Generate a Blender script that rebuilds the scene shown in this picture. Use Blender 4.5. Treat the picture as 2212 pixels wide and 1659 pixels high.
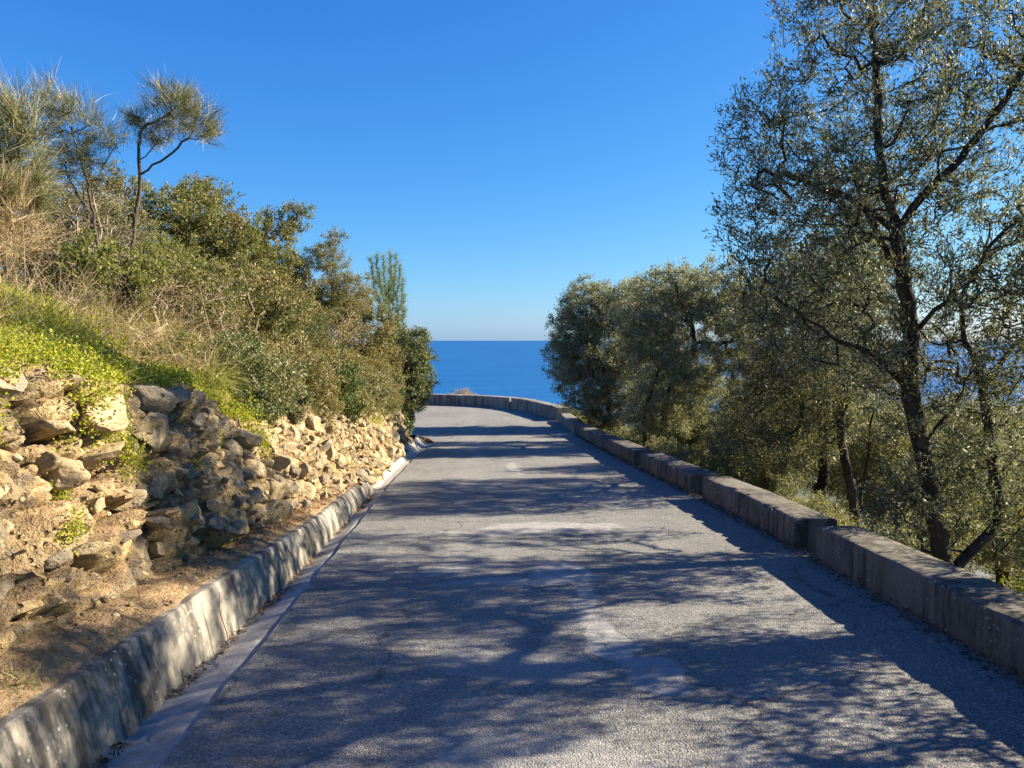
import bpy, math, random
import numpy as np
from mathutils import Vector, Matrix

for o in list(bpy.data.objects):
    bpy.data.objects.remove(o)
SC = bpy.context.scene
COL = SC.collection
R = math.radians

# ------------------------------------------------------------------ camera
EYE = 1.6
FPX = 768.0                                  # focal length in pixels of a 1024 px wide frame
YAW, PITCH = math.atan(40 / FPX), math.atan(48 / FPX)
cam_d = bpy.data.cameras.new('camera')
cam_d.sensor_width = 36.0
cam_d.lens = 27.0
cam_d.clip_start = 0.05
cam_d.clip_end = 60000
cam = bpy.data.objects.new('camera', cam_d)
COL.objects.link(cam)
cam.location = (0, 0, EYE)
cam.rotation_euler = (R(90) - PITCH, 0, -YAW)
SC.camera = cam

# ------------------------------------------------------------------ sky, sun, exposure
SUN_AZ, SUN_EL = R(81), R(27)                # azimuth clockwise from +Y (the road's direction)
w = bpy.data.worlds.new('World')
SC.world = w
w.use_nodes = True
nt = w.node_tree
nt.nodes.clear()
sky = nt.nodes.new('ShaderNodeTexSky')
sky.sky_type = 'NISHITA'
sky.sun_disc = False
sky.sun_elevation = SUN_EL
sky.sun_rotation = SUN_AZ
sky.altitude = 150
sky.air_density = 1.0
sky.dust_density = 0.35
sky.ozone_density = 3.0
# phone-camera colour response of the whole sky, one curve per channel
spl = nt.nodes.new('ShaderNodeSeparateColor')
cmb = nt.nodes.new('ShaderNodeCombineColor')
nt.links.new(sky.outputs[0], spl.inputs[0])
for k, (ex, sc_) in enumerate(((1.45, 0.44), (1.0, 0.645), (0.55, 0.95))):
    pre = nt.nodes.new('ShaderNodeMath'); pre.operation = 'MULTIPLY'; pre.inputs[1].default_value = 0.1866
    pw = nt.nodes.new('ShaderNodeMath'); pw.operation = 'POWER'; pw.inputs[1].default_value = ex
    ml = nt.nodes.new('ShaderNodeMath'); ml.operation = 'MULTIPLY'; ml.inputs[1].default_value = sc_ / 0.1866
    nt.links.new(spl.outputs[k], pre.inputs[0]); nt.links.new(pre.outputs[0], pw.inputs[0])
    nt.links.new(pw.outputs[0], ml.inputs[0]); nt.links.new(ml.outputs[0], cmb.inputs[k])
bg = nt.nodes.new('ShaderNodeBackground')
bg.inputs['Strength'].default_value = 0.0535
wo = nt.nodes.new('ShaderNodeOutputWorld')
nt.links.new(cmb.outputs[0], bg.inputs[0])
nt.links.new(bg.outputs[0], wo.inputs[0])

sun_d = bpy.data.lights.new('sun', 'SUN')
sun_d.energy = 5.0
sun_d.angle = R(0.55)
sun_d.color = (1.0, 0.86, 0.66)
sun = bpy.data.objects.new('sun', sun_d)
COL.objects.link(sun)
SUNV = Vector((math.sin(SUN_AZ) * math.cos(SUN_EL), math.cos(SUN_AZ) * math.cos(SUN_EL), math.sin(SUN_EL)))
sun.rotation_euler = SUNV.to_track_quat('Z', 'Y').to_euler()
sun.location = SUNV * 60

vs = SC.view_settings
vs.view_transform = 'Standard'
vs.look = 'None'
vs.exposure = 1.86
vs.gamma = 1.0
vs.use_curve_mapping = False
SC.render.engine = 'CYCLES'
SC.cycles.max_bounces = 6
SC.cycles.diffuse_bounces = 2
SC.cycles.glossy_bounces = 2
SC.cycles.transmission_bounces = 4
SC.cycles.transparent_max_bounces = 4
SC.cycles.use_denoising = True
SC.cycles.caustics_reflective = False
SC.cycles.caustics_refractive = False

# ------------------------------------------------------------------ helpers
rng = np.random.default_rng(11)
FW = np.array([math.sin(YAW) * math.cos(PITCH), math.cos(YAW) * math.cos(PITCH), -math.sin(PITCH)])
RT = np.array([math.cos(YAW), -math.sin(YAW), 0.0])
UPV = np.cross(RT, FW)
S_ = 1024 / 2212.0


def at(x, y, Y):
    """world point at road distance Y for a spot measured on the photograph (2212 px wide)"""
    r = FW + RT * (x * S_ - 512) / FPX - UPV * (y * S_ - 384) / FPX
    t = Y / r[1]
    return np.array([0, 0, EYE]) + t * r


def px(n, Y):
    return n * S_ / FPX * Y


def hash3(i, j, k, seed):
    h = (i * 374761393 + j * 668265263 + k * 2147483647 + seed * 1274126177) & 0xFFFFFFFF
    h = ((h ^ (h >> 13)) * 1274126177) & 0xFFFFFFFF
    h = (h ^ (h >> 16)) & 0xFFFFFFFF
    return h / 4294967295.0


def vnoise(P, seed=0):
    P = np.asarray(P, float)
    I = np.floor(P).astype(np.int64)
    f = P - I
    f = f * f * (3 - 2 * f)
    r = 0
    for a in (0, 1):
        for b in (0, 1):
            for c in (0, 1):
                wgt = (f[:, 0] if a else 1 - f[:, 0]) * (f[:, 1] if b else 1 - f[:, 1]) * (f[:, 2] if c else 1 - f[:, 2])
                r = r + wgt * hash3(I[:, 0] + a, I[:, 1] + b, I[:, 2] + c, seed)
    return r * 2 - 1


def fbm(P, octv=4, seed=0, gain=0.5, lac=2.03, ridged=False):
    P = np.asarray(P, float)
    a, s, t = 1.0, 0, 0
    for o in range(octv):
        n = vnoise(P * lac ** o + o * 17.3, seed + o)
        if ridged:
            n = 1 - 2 * np.abs(n)
        s = s + a * n
        t += a
        a *= gain
    return s / t


def worley(P, seed=0):
    """distance to nearest and second nearest cell point, and the cell's hash"""
    I = np.floor(P).astype(np.int64)
    f1 = np.full(len(P), 9.0); f2 = np.full(len(P), 9.0); cid = np.zeros(len(P))
    for a in (-1, 0, 1):
        for b in (-1, 0, 1):
            for c in (-1, 0, 1):
                J = I + np.array([a, b, c])
                q = J + np.stack([hash3(J[:, 0], J[:, 1], J[:, 2], seed + k) for k in range(3)], 1)
                d = np.linalg.norm(P - q, axis=1)
                h = hash3(J[:, 0], J[:, 1], J[:, 2], seed + 7)
                near = d < f1
                f2 = np.where(near, f1, np.minimum(f2, d))
                cid = np.where(near, h, cid)
                f1 = np.where(near, d, f1)
    return f1, f2, cid


def mesh(name, V, F, smooth=False):
    V = np.asarray(V, np.float32).reshape(-1, 3)
    F = np.asarray(F, np.int32)
    n, k = F.shape
    me = bpy.data.meshes.new(name)
    me.vertices.add(len(V))
    me.vertices.foreach_set('co', V.ravel())
    me.loops.add(n * k)
    me.loops.foreach_set('vertex_index', F.ravel())
    me.polygons.add(n)
    me.polygons.foreach_set('loop_start', np.arange(n, dtype=np.int32) * k)
    me.polygons.foreach_set('loop_total', np.full(n, k, np.int32))
    me.polygons.foreach_set('use_smooth', np.full(n, bool(smooth)))
    me.update(calc_edges=True)
    me.validate()
    return me


def obj(name, me, mat=None, parent=None, loc=None):
    o = bpy.data.objects.new(name, me)
    COL.objects.link(o)
    if mat is not None and me is not None and not me.materials:
        me.materials.append(mat)
    if parent is not None:
        o.parent = parent
    if loc is not None:
        o.location = loc
    return o


def tag(o, label=None, cat=None, group=None, kind=None):
    if label: o['label'] = label
    if cat: o['category'] = cat
    if group: o['group'] = group
    if kind: o['kind'] = kind
    return o


def thing(name, label, cat, loc, group=None):
    o = bpy.data.objects.new(name, None)
    o.empty_display_size = 0.2
    COL.objects.link(o)
    o.location = loc
    return tag(o, label, cat, group)


def grid_faces(nu, nv, closed_v=False):
    i = np.arange(nu - 1)[:, None]
    j = np.arange(nv if closed_v else nv - 1)[None, :]
    j2 = (j + 1) % nv
    a = i * nv + j
    b = i * nv + j2
    c = (i + 1) * nv + j2
    d = (i + 1) * nv + j
    return np.stack([a + 0 * d, b + 0 * d, c + 0 * a, d + 0 * a], -1).reshape(-1, 4)


def norm(v):
    return v / np.maximum(np.linalg.norm(v, axis=-1, keepdims=True), 1e-9)


# ------------------------------------------------------------------ materials
class NB:
    def __init__(s, name):
        s.m = bpy.data.materials.new(name)
        s.m.use_nodes = True
        s.t = s.m.node_tree
        s.t.nodes.clear()
        s.out = s.n('ShaderNodeOutputMaterial')

    def n(s, typ, **kw):
        nd = s.t.nodes.new(typ)
        for k, v in kw.items():
            setattr(nd, k, v)
        return nd

    def l(s, a, b):
        s.t.links.new(a, b)

    def pos(s):
        return s.n('ShaderNodeNewGeometry').outputs['Position']

    def objco(s):
        return s.n('ShaderNodeTexCoord').outputs['Object']

    def mapping(s, vec, scale=(1, 1, 1), loc=(0, 0, 0)):
        m = s.n('ShaderNodeMapping')
        m.inputs['Scale'].default_value = scale
        m.inputs['Location'].default_value = loc
        s.l(vec, m.inputs['Vector'])
        return m.outputs[0]

    def noise(s, vec, scale, detail=4, rough=0.55, dist=0.0):
        nd = s.n('ShaderNodeTexNoise')
        nd.inputs['Scale'].default_value = scale
        nd.inputs['Detail'].default_value = detail
        nd.inputs['Roughness'].default_value = rough
        nd.inputs['Distortion'].default_value = dist
        s.l(vec, nd.inputs['Vector'])
        return nd.outputs['Fac']

    def voro(s, vec, scale, feature='F1', out='Distance', rand=1.0):
        nd = s.n('ShaderNodeTexVoronoi', feature=feature)
        nd.inputs['Scale'].default_value = scale
        nd.inputs['Randomness'].default_value = rand
        s.l(vec, nd.inputs['Vector'])
        return nd.outputs[out]

    def ramp(s, fac, stops, interp='LINEAR'):
        nd = s.n('ShaderNodeValToRGB')
        cr = nd.color_ramp
        cr.interpolation = interp
        while len(cr.elements) < len(stops):
            cr.elements.new(0.5)
        for e, (p, c) in zip(cr.elements, stops):
            e.position = p
            e.color = (c, c, c, 1) if isinstance(c, (int, float)) else (*c, 1)
        s.l(fac, nd.inputs[0])
        return nd.outputs[0]

    def mix(s, fac, a, b, mode='MIX'):
        nd = s.n('ShaderNodeMix', data_type='RGBA', blend_type=mode)
        for sock, v in ((nd.inputs[0], fac), (nd.inputs[6], a), (nd.inputs[7], b)):
            if isinstance(v, bpy.types.NodeSocket):
                s.l(v, sock)
            elif isinstance(v, (int, float)):
                sock.default_value = v if sock == nd.inputs[0] else (v, v, v, 1)
            else:
                sock.default_value = (*v, 1)
        return nd.outputs[2]

    def math(s, op, a, b=0.0, clamp=False):
        nd = s.n('ShaderNodeMath', operation=op, use_clamp=clamp)
        for sock, v in ((nd.inputs[0], a), (nd.inputs[1], b)):
            if isinstance(v, bpy.types.NodeSocket):
                s.l(v, sock)
            else:
                sock.default_value = v
        return nd.outputs[0]

    def sep(s, vec):
        nd = s.n('ShaderNodeSeparateXYZ')
        s.l(vec, nd.inputs[0])
        return nd.outputs

    def bump(s, h, strength=0.5, dist=0.01, prev=None):
        nd = s.n('ShaderNodeBump')
        nd.inputs['Strength'].default_value = strength
        nd.inputs['Distance'].default_value = dist
        s.l(h, nd.inputs['Height'])
        if prev is not None:
            s.l(prev, nd.inputs['Normal'])
        return nd.outputs[0]

    def bsdf(s, col, rough=0.8, spec=0.3, normal=None):
        p = s.n('ShaderNodeBsdfPrincipled')
        if isinstance(col, bpy.types.NodeSocket):
            s.l(col, p.inputs['Base Color'])
        else:
            p.inputs['Base Color'].default_value = (*col, 1)
        if isinstance(rough, bpy.types.NodeSocket):
            s.l(rough, p.inputs['Roughness'])
        else:
            p.inputs['Roughness'].default_value = rough
        p.inputs['Specular IOR Level'].default_value = spec
        if normal is not None:
            s.l(normal, p.inputs['Normal'])
        return p

    def end(s, shader):
        s.l(shader.outputs[0], s.out.inputs['Surface'])
        return s.m


def leaf_mat(name, stops, transl=0.3, tcol=None, rough=0.5, spec=0.35, clump=None, cscale=1.6, cmin=0.5, cmax=0.62):
    b = NB(name)
    g = b.n('ShaderNodeNewGeometry')
    col = b.ramp(g.outputs['Random Per Island'], stops)
    if clump:
        nz = b.noise(g.outputs['Position'], cscale, 3)
        msk = b.ramp(nz, [(cmin, 0), (cmax, 1)])
        col2 = b.ramp(g.outputs['Random Per Island'], clump)
        col = b.mix(msk, col, col2)
    p = b.bsdf(col, rough, spec)
    tr = b.n('ShaderNodeBsdfTranslucent')
    tc = b.mix(1.0, col, tcol or (1.5, 1.6, 0.8), 'MULTIPLY')
    b.l(tc, tr.inputs[0])
    mx = b.n('ShaderNodeMixShader')
    mx.inputs[0].default_value = transl
    b.l(p.outputs[0], mx.inputs[1])
    b.l(tr.outputs[0], mx.inputs[2])
    return b.end(mx)


def bark_mat(name, c1, c2, sc=14):
    b = NB(name)
    p = b.objco()
    m = b.mapping(p, (1, 1, 0.35))
    n1 = b.noise(m, sc, 6, 0.65)
    col = b.ramp(n1, [(0.3, c1), (0.7, c2)])
    lich = b.ramp(b.noise(p, 5, 3), [(0.58, 0), (0.68, 1)])
    col = b.mix(b.math('MULTIPLY', lich, 0.5), col, tuple(min(1, x * 1.6) for x in c2))
    nrm = b.bump(n1, 0.9, 0.02)
    return b.end(b.bsdf(col, 0.9, 0.15, nrm))


def make_materials():
    M = {}
    # coarse, worn chip-seal asphalt with smooth cement repairs
    b = NB('asphalt')
    P = b.pos()
    chip = b.n('ShaderNodeTexVoronoi', feature='F1')
    chip.inputs['Scale'].default_value = 105
    b.l(P, chip.inputs['Vector'])
    cellv = b.sep(chip.outputs['Color'])[0]
    chipc = b.ramp(cellv, [(0.0, (0.112, 0.114, 0.110)), (0.35, (0.170, 0.171, 0.160)), (0.75, (0.218, 0.217, 0.200)), (1.0, (0.32, 0.316, 0.288))])
    big = b.noise(P, 0.55, 5, 0.6)
    tone = b.ramp(big, [(0.3, 0.82), (0.7, 1.12)])
    col = b.mix(1.0, chipc, tone, 'MULTIPLY')
    mid = b.noise(P, 5.0, 4, 0.6)
    col = b.mix(1.0, col, b.ramp(mid, [(0.3, 0.86), (0.7, 1.1)]), 'MULTIPLY')
    fine = b.noise(P, 42, 3, 0.7)
    col = b.mix(1.0, col, b.ramp(fine, [(0.3, 0.78), (0.68, 1.14)]), 'MULTIPLY')
    sx = b.sep(P)[0]
    trk = b.math('ADD', b.ramp(b.math('ABSOLUTE', b.math('SUBTRACT', sx, 0.02)), [(0.1, 1), (0.42, 0)]), b.ramp(b.math('ABSOLUTE', b.math('SUBTRACT', sx, 1.72)), [(0.1, 1), (0.42, 0)]))
    trk = b.math('MULTIPLY', trk, b.ramp(b.noise(P, 1.3, 3), [(0.3, 0.3), (0.6, 1)]))
    col = b.mix(b.math('MULTIPLY', trk, 0.16), col, (0.32, 0.31, 0.29))
    stain = b.ramp(b.noise(b.mapping(P, (1.2, 0.35, 1)), 1.0, 4, 0.6), [(0.6, 0), (0.72, 1)])
    col = b.mix(b.math('MULTIPLY', stain, 0.35), col, (0.10, 0.10, 0.10))
    # cement repair patches: noisy-edged spots along the middle of the road
    wob = b.n('ShaderNodeTexNoise')
    wob.inputs['Scale'].default_value = 3.2
    wob.inputs['Detail'].default_value = 4
    b.l(P, wob.inputs['Vector'])
    off = b.n('ShaderNodeVectorMath', operation='MULTIPLY_ADD')
    b.l(wob.outputs['Color'], off.inputs[0])
    off.inputs[1].default_value = (0.5, 0.5, 0)
    b.l(P, off.inputs[2])
    spots = [(0.72, 6.10, .30, .38, .8), (0.35, 5.85, .75, .13, .55), (0.78, 5.35, .10, .70, .7), (0.86, 4.45, .13, .55, .75), (1.0, 3.95, .14, .3, .6),
             (0.25, 4.15, .5, .28, .35), (0.85, 8.0, .8, .30, .7), (-.2, 6.25, .22, .16, .6), (0.05, 7.7, .5, .10, .5), (0.25, 3.1, .55, .28, .3),
             (1.15, 2.95, .28, .25, .35), (0.75, 13.3, .12, 1.0, .6)]
    tot = None
    for (x, y, rx, ry, st_) in spots:
        v = b.n('ShaderNodeVectorMath', operation='MULTIPLY_ADD')
        b.l(off.outputs[0], v.inputs[0])
        v.inputs[1].default_value = (1 / rx, 1 / ry, 0)
        v.inputs[2].default_value = (-(x + .25) / rx, -(y + .25) / ry, 0)
        ln = b.n('ShaderNodeVectorMath', operation='LENGTH')
        b.l(v.outputs[0], ln.inputs[0])
        k = b.math('MULTIPLY', b.ramp(ln.outputs['Value'], [(0.80, 1), (1.0, 0)]), st_)
        tot = k if tot is None else b.math('MAXIMUM', tot, k)
    worn = b.ramp(b.noise(P, 9, 4, 0.65), [(0.33, 0.35), (0.5, 1)])
    pm = b.math('MULTIPLY', b.math('MULTIPLY', tot, worn), 0.85)
    col = b.mix(pm, col, b.ramp(b.noise(P, 14, 4), [(0.3, (0.31, 0.305, 0.29)), (0.7, (0.40, 0.39, 0.37))]))
    # hairline cracks
    ce = b.n('ShaderNodeTexVoronoi', feature='DISTANCE_TO_EDGE')
    ce.inputs['Scale'].default_value = 0.55
    b.l(off.outputs[0], ce.inputs['Vector'])
    crack = b.ramp(ce.outputs['Distance'], [(0.0, 1), (0.010, 0)])
    crack = b.math('MULTIPLY', crack, b.ramp(b.noise(P, 0.9, 2), [(0.44, 0), (0.52, 1)]))
    col = b.mix(b.math('MULTIPLY', crack, 0.75), col, (0.05, 0.05, 0.05))
    h = b.math('ADD', b.math('MULTIPLY', b.math('SUBTRACT', 1.0, chip.outputs['Distance']), 0.6), b.math('MULTIPLY', fine, 0.9))
    h = b.math('MULTIPLY', h, b.math('SUBTRACT', 1.0, b.math('MULTIPLY', pm, 0.85)))
    nr = b.bump(h, 0.8, 0.011)
    nr = b.bump(mid, 0.35, 0.02, nr)
    M['asphalt'] = b.end(b.bsdf(col, 0.85, 0.25, nr))

    def concrete(name, c1, c2, dark, darkamt, lichen, streak=True, moss=None):
        b = NB(name)
        P = b.pos()
        n1 = b.noise(P, 3.5, 6, 0.65)
        n2 = b.noise(P, 40, 4, 0.7)
        col = b.mix(n1, c1, c2)
        col = b.mix(1.0, col, b.ramp(n2, [(0.3, 0.78), (0.7, 1.15)]), 'MULTIPLY')
        st = b.noise(b.mapping(P, (9, 9, 0.9)), 1.0, 5, 0.7)
        if darkamt:
            dm = b.ramp(st, [(0.40, 0), (0.56, 1)])
            d2 = b.ramp(b.noise(P, 1.1, 3), [(0.34, 0), (0.50, 1)])
            m = b.math('MULTIPLY', b.math('MULTIPLY', dm, d2), darkamt)
            col = b.mix(m, col, dark)
        if lichen:
            lv = b.voro(P, 26)
            lm = b.math('MULTIPLY', b.ramp(lv, [(0.16, 1), (0.24, 0)]), b.ramp(b.noise(P, 4, 3, 0.6), [(0.5, 0), (0.6, 1)]))
            col = b.mix(b.math('MULTIPLY', lm, lichen), col, (0.42, 0.42, 0.36))
        if moss:
            mm = b.ramp(b.noise(P, 2.3, 5, 0.7), [(0.5, 0), (0.66, 1)])
            col = b.mix(b.math('MULTIPLY', mm, 0.7), col, moss)
        pit = b.ramp(b.voro(P, 60), [(0.05, 0), (0.3, 1)])
        h = b.math('ADD', b.math('MULTIPLY', n2, 0.7), b.math('MULTIPLY', pit, 0.4))
        nr = b.bump(h, 0.6, 0.006)
        nr = b.bump(n1, 0.3, 0.008, nr)
        return b.end(b.bsdf(col, 0.9, 0.2, nr))

    M['kerb'] = concrete('kerb_concrete', (0.22, 0.20, 0.16), (0.34, 0.32, 0.27), (0.055, 0.05, 0.043), 0.9, 0.95)
    M['gutter'] = concrete('gutter_concrete', (0.30, 0.29, 0.265), (0.42, 0.405, 0.37), (0.18, 0.17, 0.15), 0.5, 0)
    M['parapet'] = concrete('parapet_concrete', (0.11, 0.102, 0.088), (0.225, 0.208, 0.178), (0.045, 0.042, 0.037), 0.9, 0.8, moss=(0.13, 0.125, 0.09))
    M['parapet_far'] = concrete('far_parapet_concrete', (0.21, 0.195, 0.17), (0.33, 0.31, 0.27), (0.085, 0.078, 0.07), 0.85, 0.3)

    # rock: sandy limestone with grey weathering and pits
    def rock(name, tan1, tan2, grey, greyamt, use_obj):
        b = NB(name)
        P = b.objco() if use_obj else b.pos()
        rnd = b.n('ShaderNodeObjectInfo').outputs['Random']
        if use_obj:
            a = b.n('ShaderNodeVectorMath', operation='ADD')
            cmb = b.n('ShaderNodeCombineXYZ')
            b.l(b.math('MULTIPLY', rnd, 37.0), cmb.inputs[0])
            b.l(b.math('MULTIPLY', rnd, 91.0), cmb.inputs[1])
            b.l(P, a.inputs[0]); b.l(cmb.outputs[0], a.inputs[1])
            P = a.outputs[0]
        s = 1.0 if use_obj else 6.0
        n1 = b.noise(P, 1.6 * s, 6, 0.7, 0.4)
        n2 = b.noise(P, 7 * s, 5, 0.7)
        col = b.ramp(n1, [(0.25, tan1), (0.7, tan2)])
        col = b.mix(1.0, col, b.ramp(n2, [(0.3, 0.68), (0.7, 1.18)]), 'MULTIPLY')
        if use_obj:
            gm = b.ramp(b.math('ADD', b.math('MULTIPLY', b.noise(P, 1.1, 4, 0.65), 0.75), b.math('MULTIPLY', rnd, 0.4)), [(0.60, 0), (0.80, 1)])
        else:
            gm = b.ramp(b.noise(P, 1.3, 5, 0.7), [(0.5, 0), (0.65, 1)])
        col = b.mix(b.math('MULTIPLY', gm, greyamt), col, b.ramp(n2, [(0.3, tuple(x * 0.45 for x in grey)), (0.7, grey)]))
        pv = b.voro(P, 3.2 * s)
        pits = b.math('MULTIPLY', b.ramp(pv, [(0.10, 1), (0.24, 0)]), b.ramp(b.noise(P, 1.4 * s, 3), [(0.45, 0), (0.58, 1)]))
        col = b.mix(b.math('MULTIPLY', pits, 0.7), col, tuple(x * 0.25 for x in tan1))
        h = b.math('SUBTRACT', b.math('ADD', n2, b.math('MULTIPLY', n1, 0.8)), b.math('MULTIPLY', pits, 0.9))
        nr = b.bump(h, 0.9, 0.05 if not use_obj else 0.03)
        return b.end(b.bsdf(col, 0.92, 0.15, nr))

    M['stone'] = rock('tan_stone', (0.33, 0.245, 0.135), (0.52, 0.42, 0.265), (0.28, 0.255, 0.21), 0.85, True)
    # bank: rock face below, earth and litter on flat places
    b = NB('bank_earth')
    g = b.n('ShaderNodeNewGeometry')
    P = g.outputs['Position']
    n1 = b.noise(P, 3.2, 6, 0.7, 0.5)
    n2 = b.noise(P, 16, 5, 0.72)
    n3 = b.noise(P, 60, 3, 0.7)
    rockc = b.ramp(n1, [(0.25, (0.30, 0.21, 0.105)), (0.55, (0.47, 0.36, 0.195)), (0.75, (0.56, 0.455, 0.285))])
    rockc = b.mix(1.0, rockc, b.ramp(n2, [(0.28, 0.5), (0.7, 1.15)]), 'MULTIPLY')
    blk = b.n('ShaderNodeAttribute', attribute_name='block').outputs['Fac']
    rockc = b.mix(1.0, rockc, b.ramp(blk, [(0.0, (0.62, 0.58, 0.56)), (0.5, (1.0, 1.0, 1.0)), (1.0, (1.12, 1.10, 1.05))]), 'MULTIPLY')
    gm = b.ramp(b.math('ADD', b.noise(P, 1.7, 5, 0.72), b.math('MULTIPLY', b.math('SUBTRACT', 0.5, blk), 0.22)), [(0.47, 0), (0.60, 1)])
    rockc = b.mix(b.math('MULTIPLY', gm, 0.7), rockc, b.ramp(n2, [(0.3, (0.10, 0.09, 0.075)), (0.7, (0.25, 0.225, 0.185))]))
    pits = b.math('MULTIPLY', b.ramp(b.voro(P, 17), [(0.12, 1), (0.28, 0)]), b.ramp(b.noise(P, 4, 3), [(0.45, 0), (0.6, 1)]))
    rockc = b.mix(b.math('MULTIPLY', pits, 0.7), rockc, (0.07, 0.05, 0.03))
    earth = b.ramp(n3, [(0.25, (0.17, 0.115, 0.06)), (0.5, (0.33, 0.235, 0.13)), (0.75, (0.46, 0.35, 0.21))])
    earth = b.mix(b.ramp(b.noise(P, 7, 4, 0.7), [(0.48, 0), (0.62, 0.7)]), earth, (0.15, 0.10, 0.06))
    nz = b.sep(g.outputs['Normal'])[2]
    fl = b.ramp(b.math('ADD', nz, b.math('MULTIPLY', b.math('SUBTRACT', n2, 0.5), 0.4)), [(0.62, 0), (0.82, 1)])
    col = b.mix(fl, rockc, earth)
    h = b.math('SUBTRACT', b.math('ADD', n2, b.math('MULTIPLY', n3, 0.4)), b.math('MULTIPLY', pits, 0.7))
    nr = b.bump(h, 0.95, 0.05)
    M['bank'] = b.end(b.bsdf(col, 0.95, 0.1, nr))

    b = NB('hillside_ground')
    P = b.pos()
    n1 = b.noise(P, 0.8, 6, 0.7)
    n2 = b.noise(P, 9, 4, 0.7)
    col = b.ramp(n1, [(0.3, (0.07, 0.085, 0.03)), (0.55, (0.17, 0.15, 0.075)), (0.75, (0.24, 0.20, 0.11))])
    col = b.mix(1.0, col, b.ramp(n2, [(0.3, 0.6), (0.7, 1.2)]), 'MULTIPLY')
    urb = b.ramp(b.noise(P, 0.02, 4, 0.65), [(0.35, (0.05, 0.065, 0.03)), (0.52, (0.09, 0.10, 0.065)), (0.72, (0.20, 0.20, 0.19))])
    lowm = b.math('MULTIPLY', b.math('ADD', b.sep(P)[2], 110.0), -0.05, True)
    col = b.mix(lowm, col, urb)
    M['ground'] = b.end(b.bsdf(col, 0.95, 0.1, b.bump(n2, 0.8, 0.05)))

    b = NB('sea_water')
    P = b.pos()
    n1 = b.noise(b.mapping(P, (0.0016, 0.006, 1)), 1.0, 5, 0.6)
    n2 = b.noise(b.mapping(P, (0.03, 0.05, 1)), 1.0, 4, 0.65)
    col = b.ramp(n1, [(0.3, (0.003, 0.072, 0.225)), (0.7, (0.006, 0.098, 0.270))])
    col = b.mix(1.0, col, b.ramp(n2, [(0.3, 0.82), (0.75, 1.2)]), 'MULTIPLY')
    M['sea'] = b.end(b.bsdf(col, 0.75, 0.12))

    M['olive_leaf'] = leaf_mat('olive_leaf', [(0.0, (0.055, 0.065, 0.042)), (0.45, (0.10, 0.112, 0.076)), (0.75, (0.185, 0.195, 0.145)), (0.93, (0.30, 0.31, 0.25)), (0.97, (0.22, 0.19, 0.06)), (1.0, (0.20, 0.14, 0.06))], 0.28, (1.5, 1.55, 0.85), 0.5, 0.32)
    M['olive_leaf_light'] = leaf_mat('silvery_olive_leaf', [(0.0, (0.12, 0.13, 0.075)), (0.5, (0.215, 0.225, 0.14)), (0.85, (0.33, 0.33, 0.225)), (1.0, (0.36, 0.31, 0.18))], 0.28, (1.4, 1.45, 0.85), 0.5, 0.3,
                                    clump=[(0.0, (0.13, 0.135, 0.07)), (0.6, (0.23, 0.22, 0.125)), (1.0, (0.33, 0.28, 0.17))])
    M['olive_leaf_yellow'] = leaf_mat('yellowing_olive_leaf', [(0.0, (0.055, 0.064, 0.036)), (0.55, (0.11, 0.118, 0.066)), (0.85, (0.18, 0.178, 0.105)), (0.95, (0.22, 0.18, 0.07)), (1.0, (0.26, 0.19, 0.06))], 0.26, (1.4, 1.4, 0.7), 0.5, 0.3)
    M['mastic_leaf'] = leaf_mat('mastic_leaf', [(0.0, (0.065, 0.085, 0.025)), (0.5, (0.14, 0.155, 0.048)), (0.85, (0.235, 0.23, 0.085)), (1.0, (0.31, 0.25, 0.12))], 0.24, (1.5, 1.5, 0.6), 0.55, 0.25,
                                clump=[(0.0, (0.12, 0.085, 0.035)), (0.5, (0.20, 0.14, 0.065)), (1.0, (0.30, 0.22, 0.12))], cscale=2.2, cmin=0.53, cmax=0.68)
    M['brown_leaf'] = leaf_mat('bronze_mastic_leaf', [(0.0, (0.09, 0.09, 0.03)), (0.4, (0.18, 0.17, 0.06)), (0.8, (0.28, 0.24, 0.105)), (1.0, (0.38, 0.30, 0.17))], 0.22, (1.5, 1.4, 0.7), 0.55, 0.25,
                               clump=[(0.0, (0.07, 0.09, 0.027)), (0.6, (0.14, 0.16, 0.05)), (1.0, (0.23, 0.23, 0.09))], cscale=1.9, cmin=0.5, cmax=0.64)
    M['dark_leaf'] = leaf_mat('glossy_dark_leaf', [(0.0, (0.045, 0.065, 0.024)), (0.6, (0.10, 0.125, 0.05)), (0.9, (0.19, 0.205, 0.10)), (1.0, (0.26, 0.24, 0.13))], 0.2, (1.4, 1.6, 0.6), 0.48, 0.3,
                              clump=[(0.0, (0.09, 0.10, 0.03)), (0.6, (0.16, 0.15, 0.05)), (1.0, (0.22, 0.18, 0.08))], cscale=1.8, cmin=0.5, cmax=0.66)
    M['sage_leaf'] = leaf_mat('sage_leaf', [(0.0, (0.10, 0.11, 0.055)), (0.5, (0.19, 0.195, 0.10)), (0.85, (0.29, 0.28, 0.16)), (1.0, (0.36, 0.31, 0.20))], 0.24, (1.4, 1.4, 0.7), 0.55, 0.25)
    M['deep_leaf'] = leaf_mat('deep_green_leaf', [(0.0, (0.035, 0.055, 0.016)), (0.6, (0.075, 0.105, 0.03)), (1.0, (0.16, 0.18, 0.06))], 0.22, (1.4, 1.5, 0.6), 0.5, 0.28)
    M['fresh_leaf'] = leaf_mat('fresh_green_leaf', [(0.0, (0.085, 0.105, 0.025)), (0.6, (0.16, 0.175, 0.05)), (1.0, (0.27, 0.26, 0.10))], 0.32, (1.5, 1.5, 0.5), 0.45, 0.35)
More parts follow.
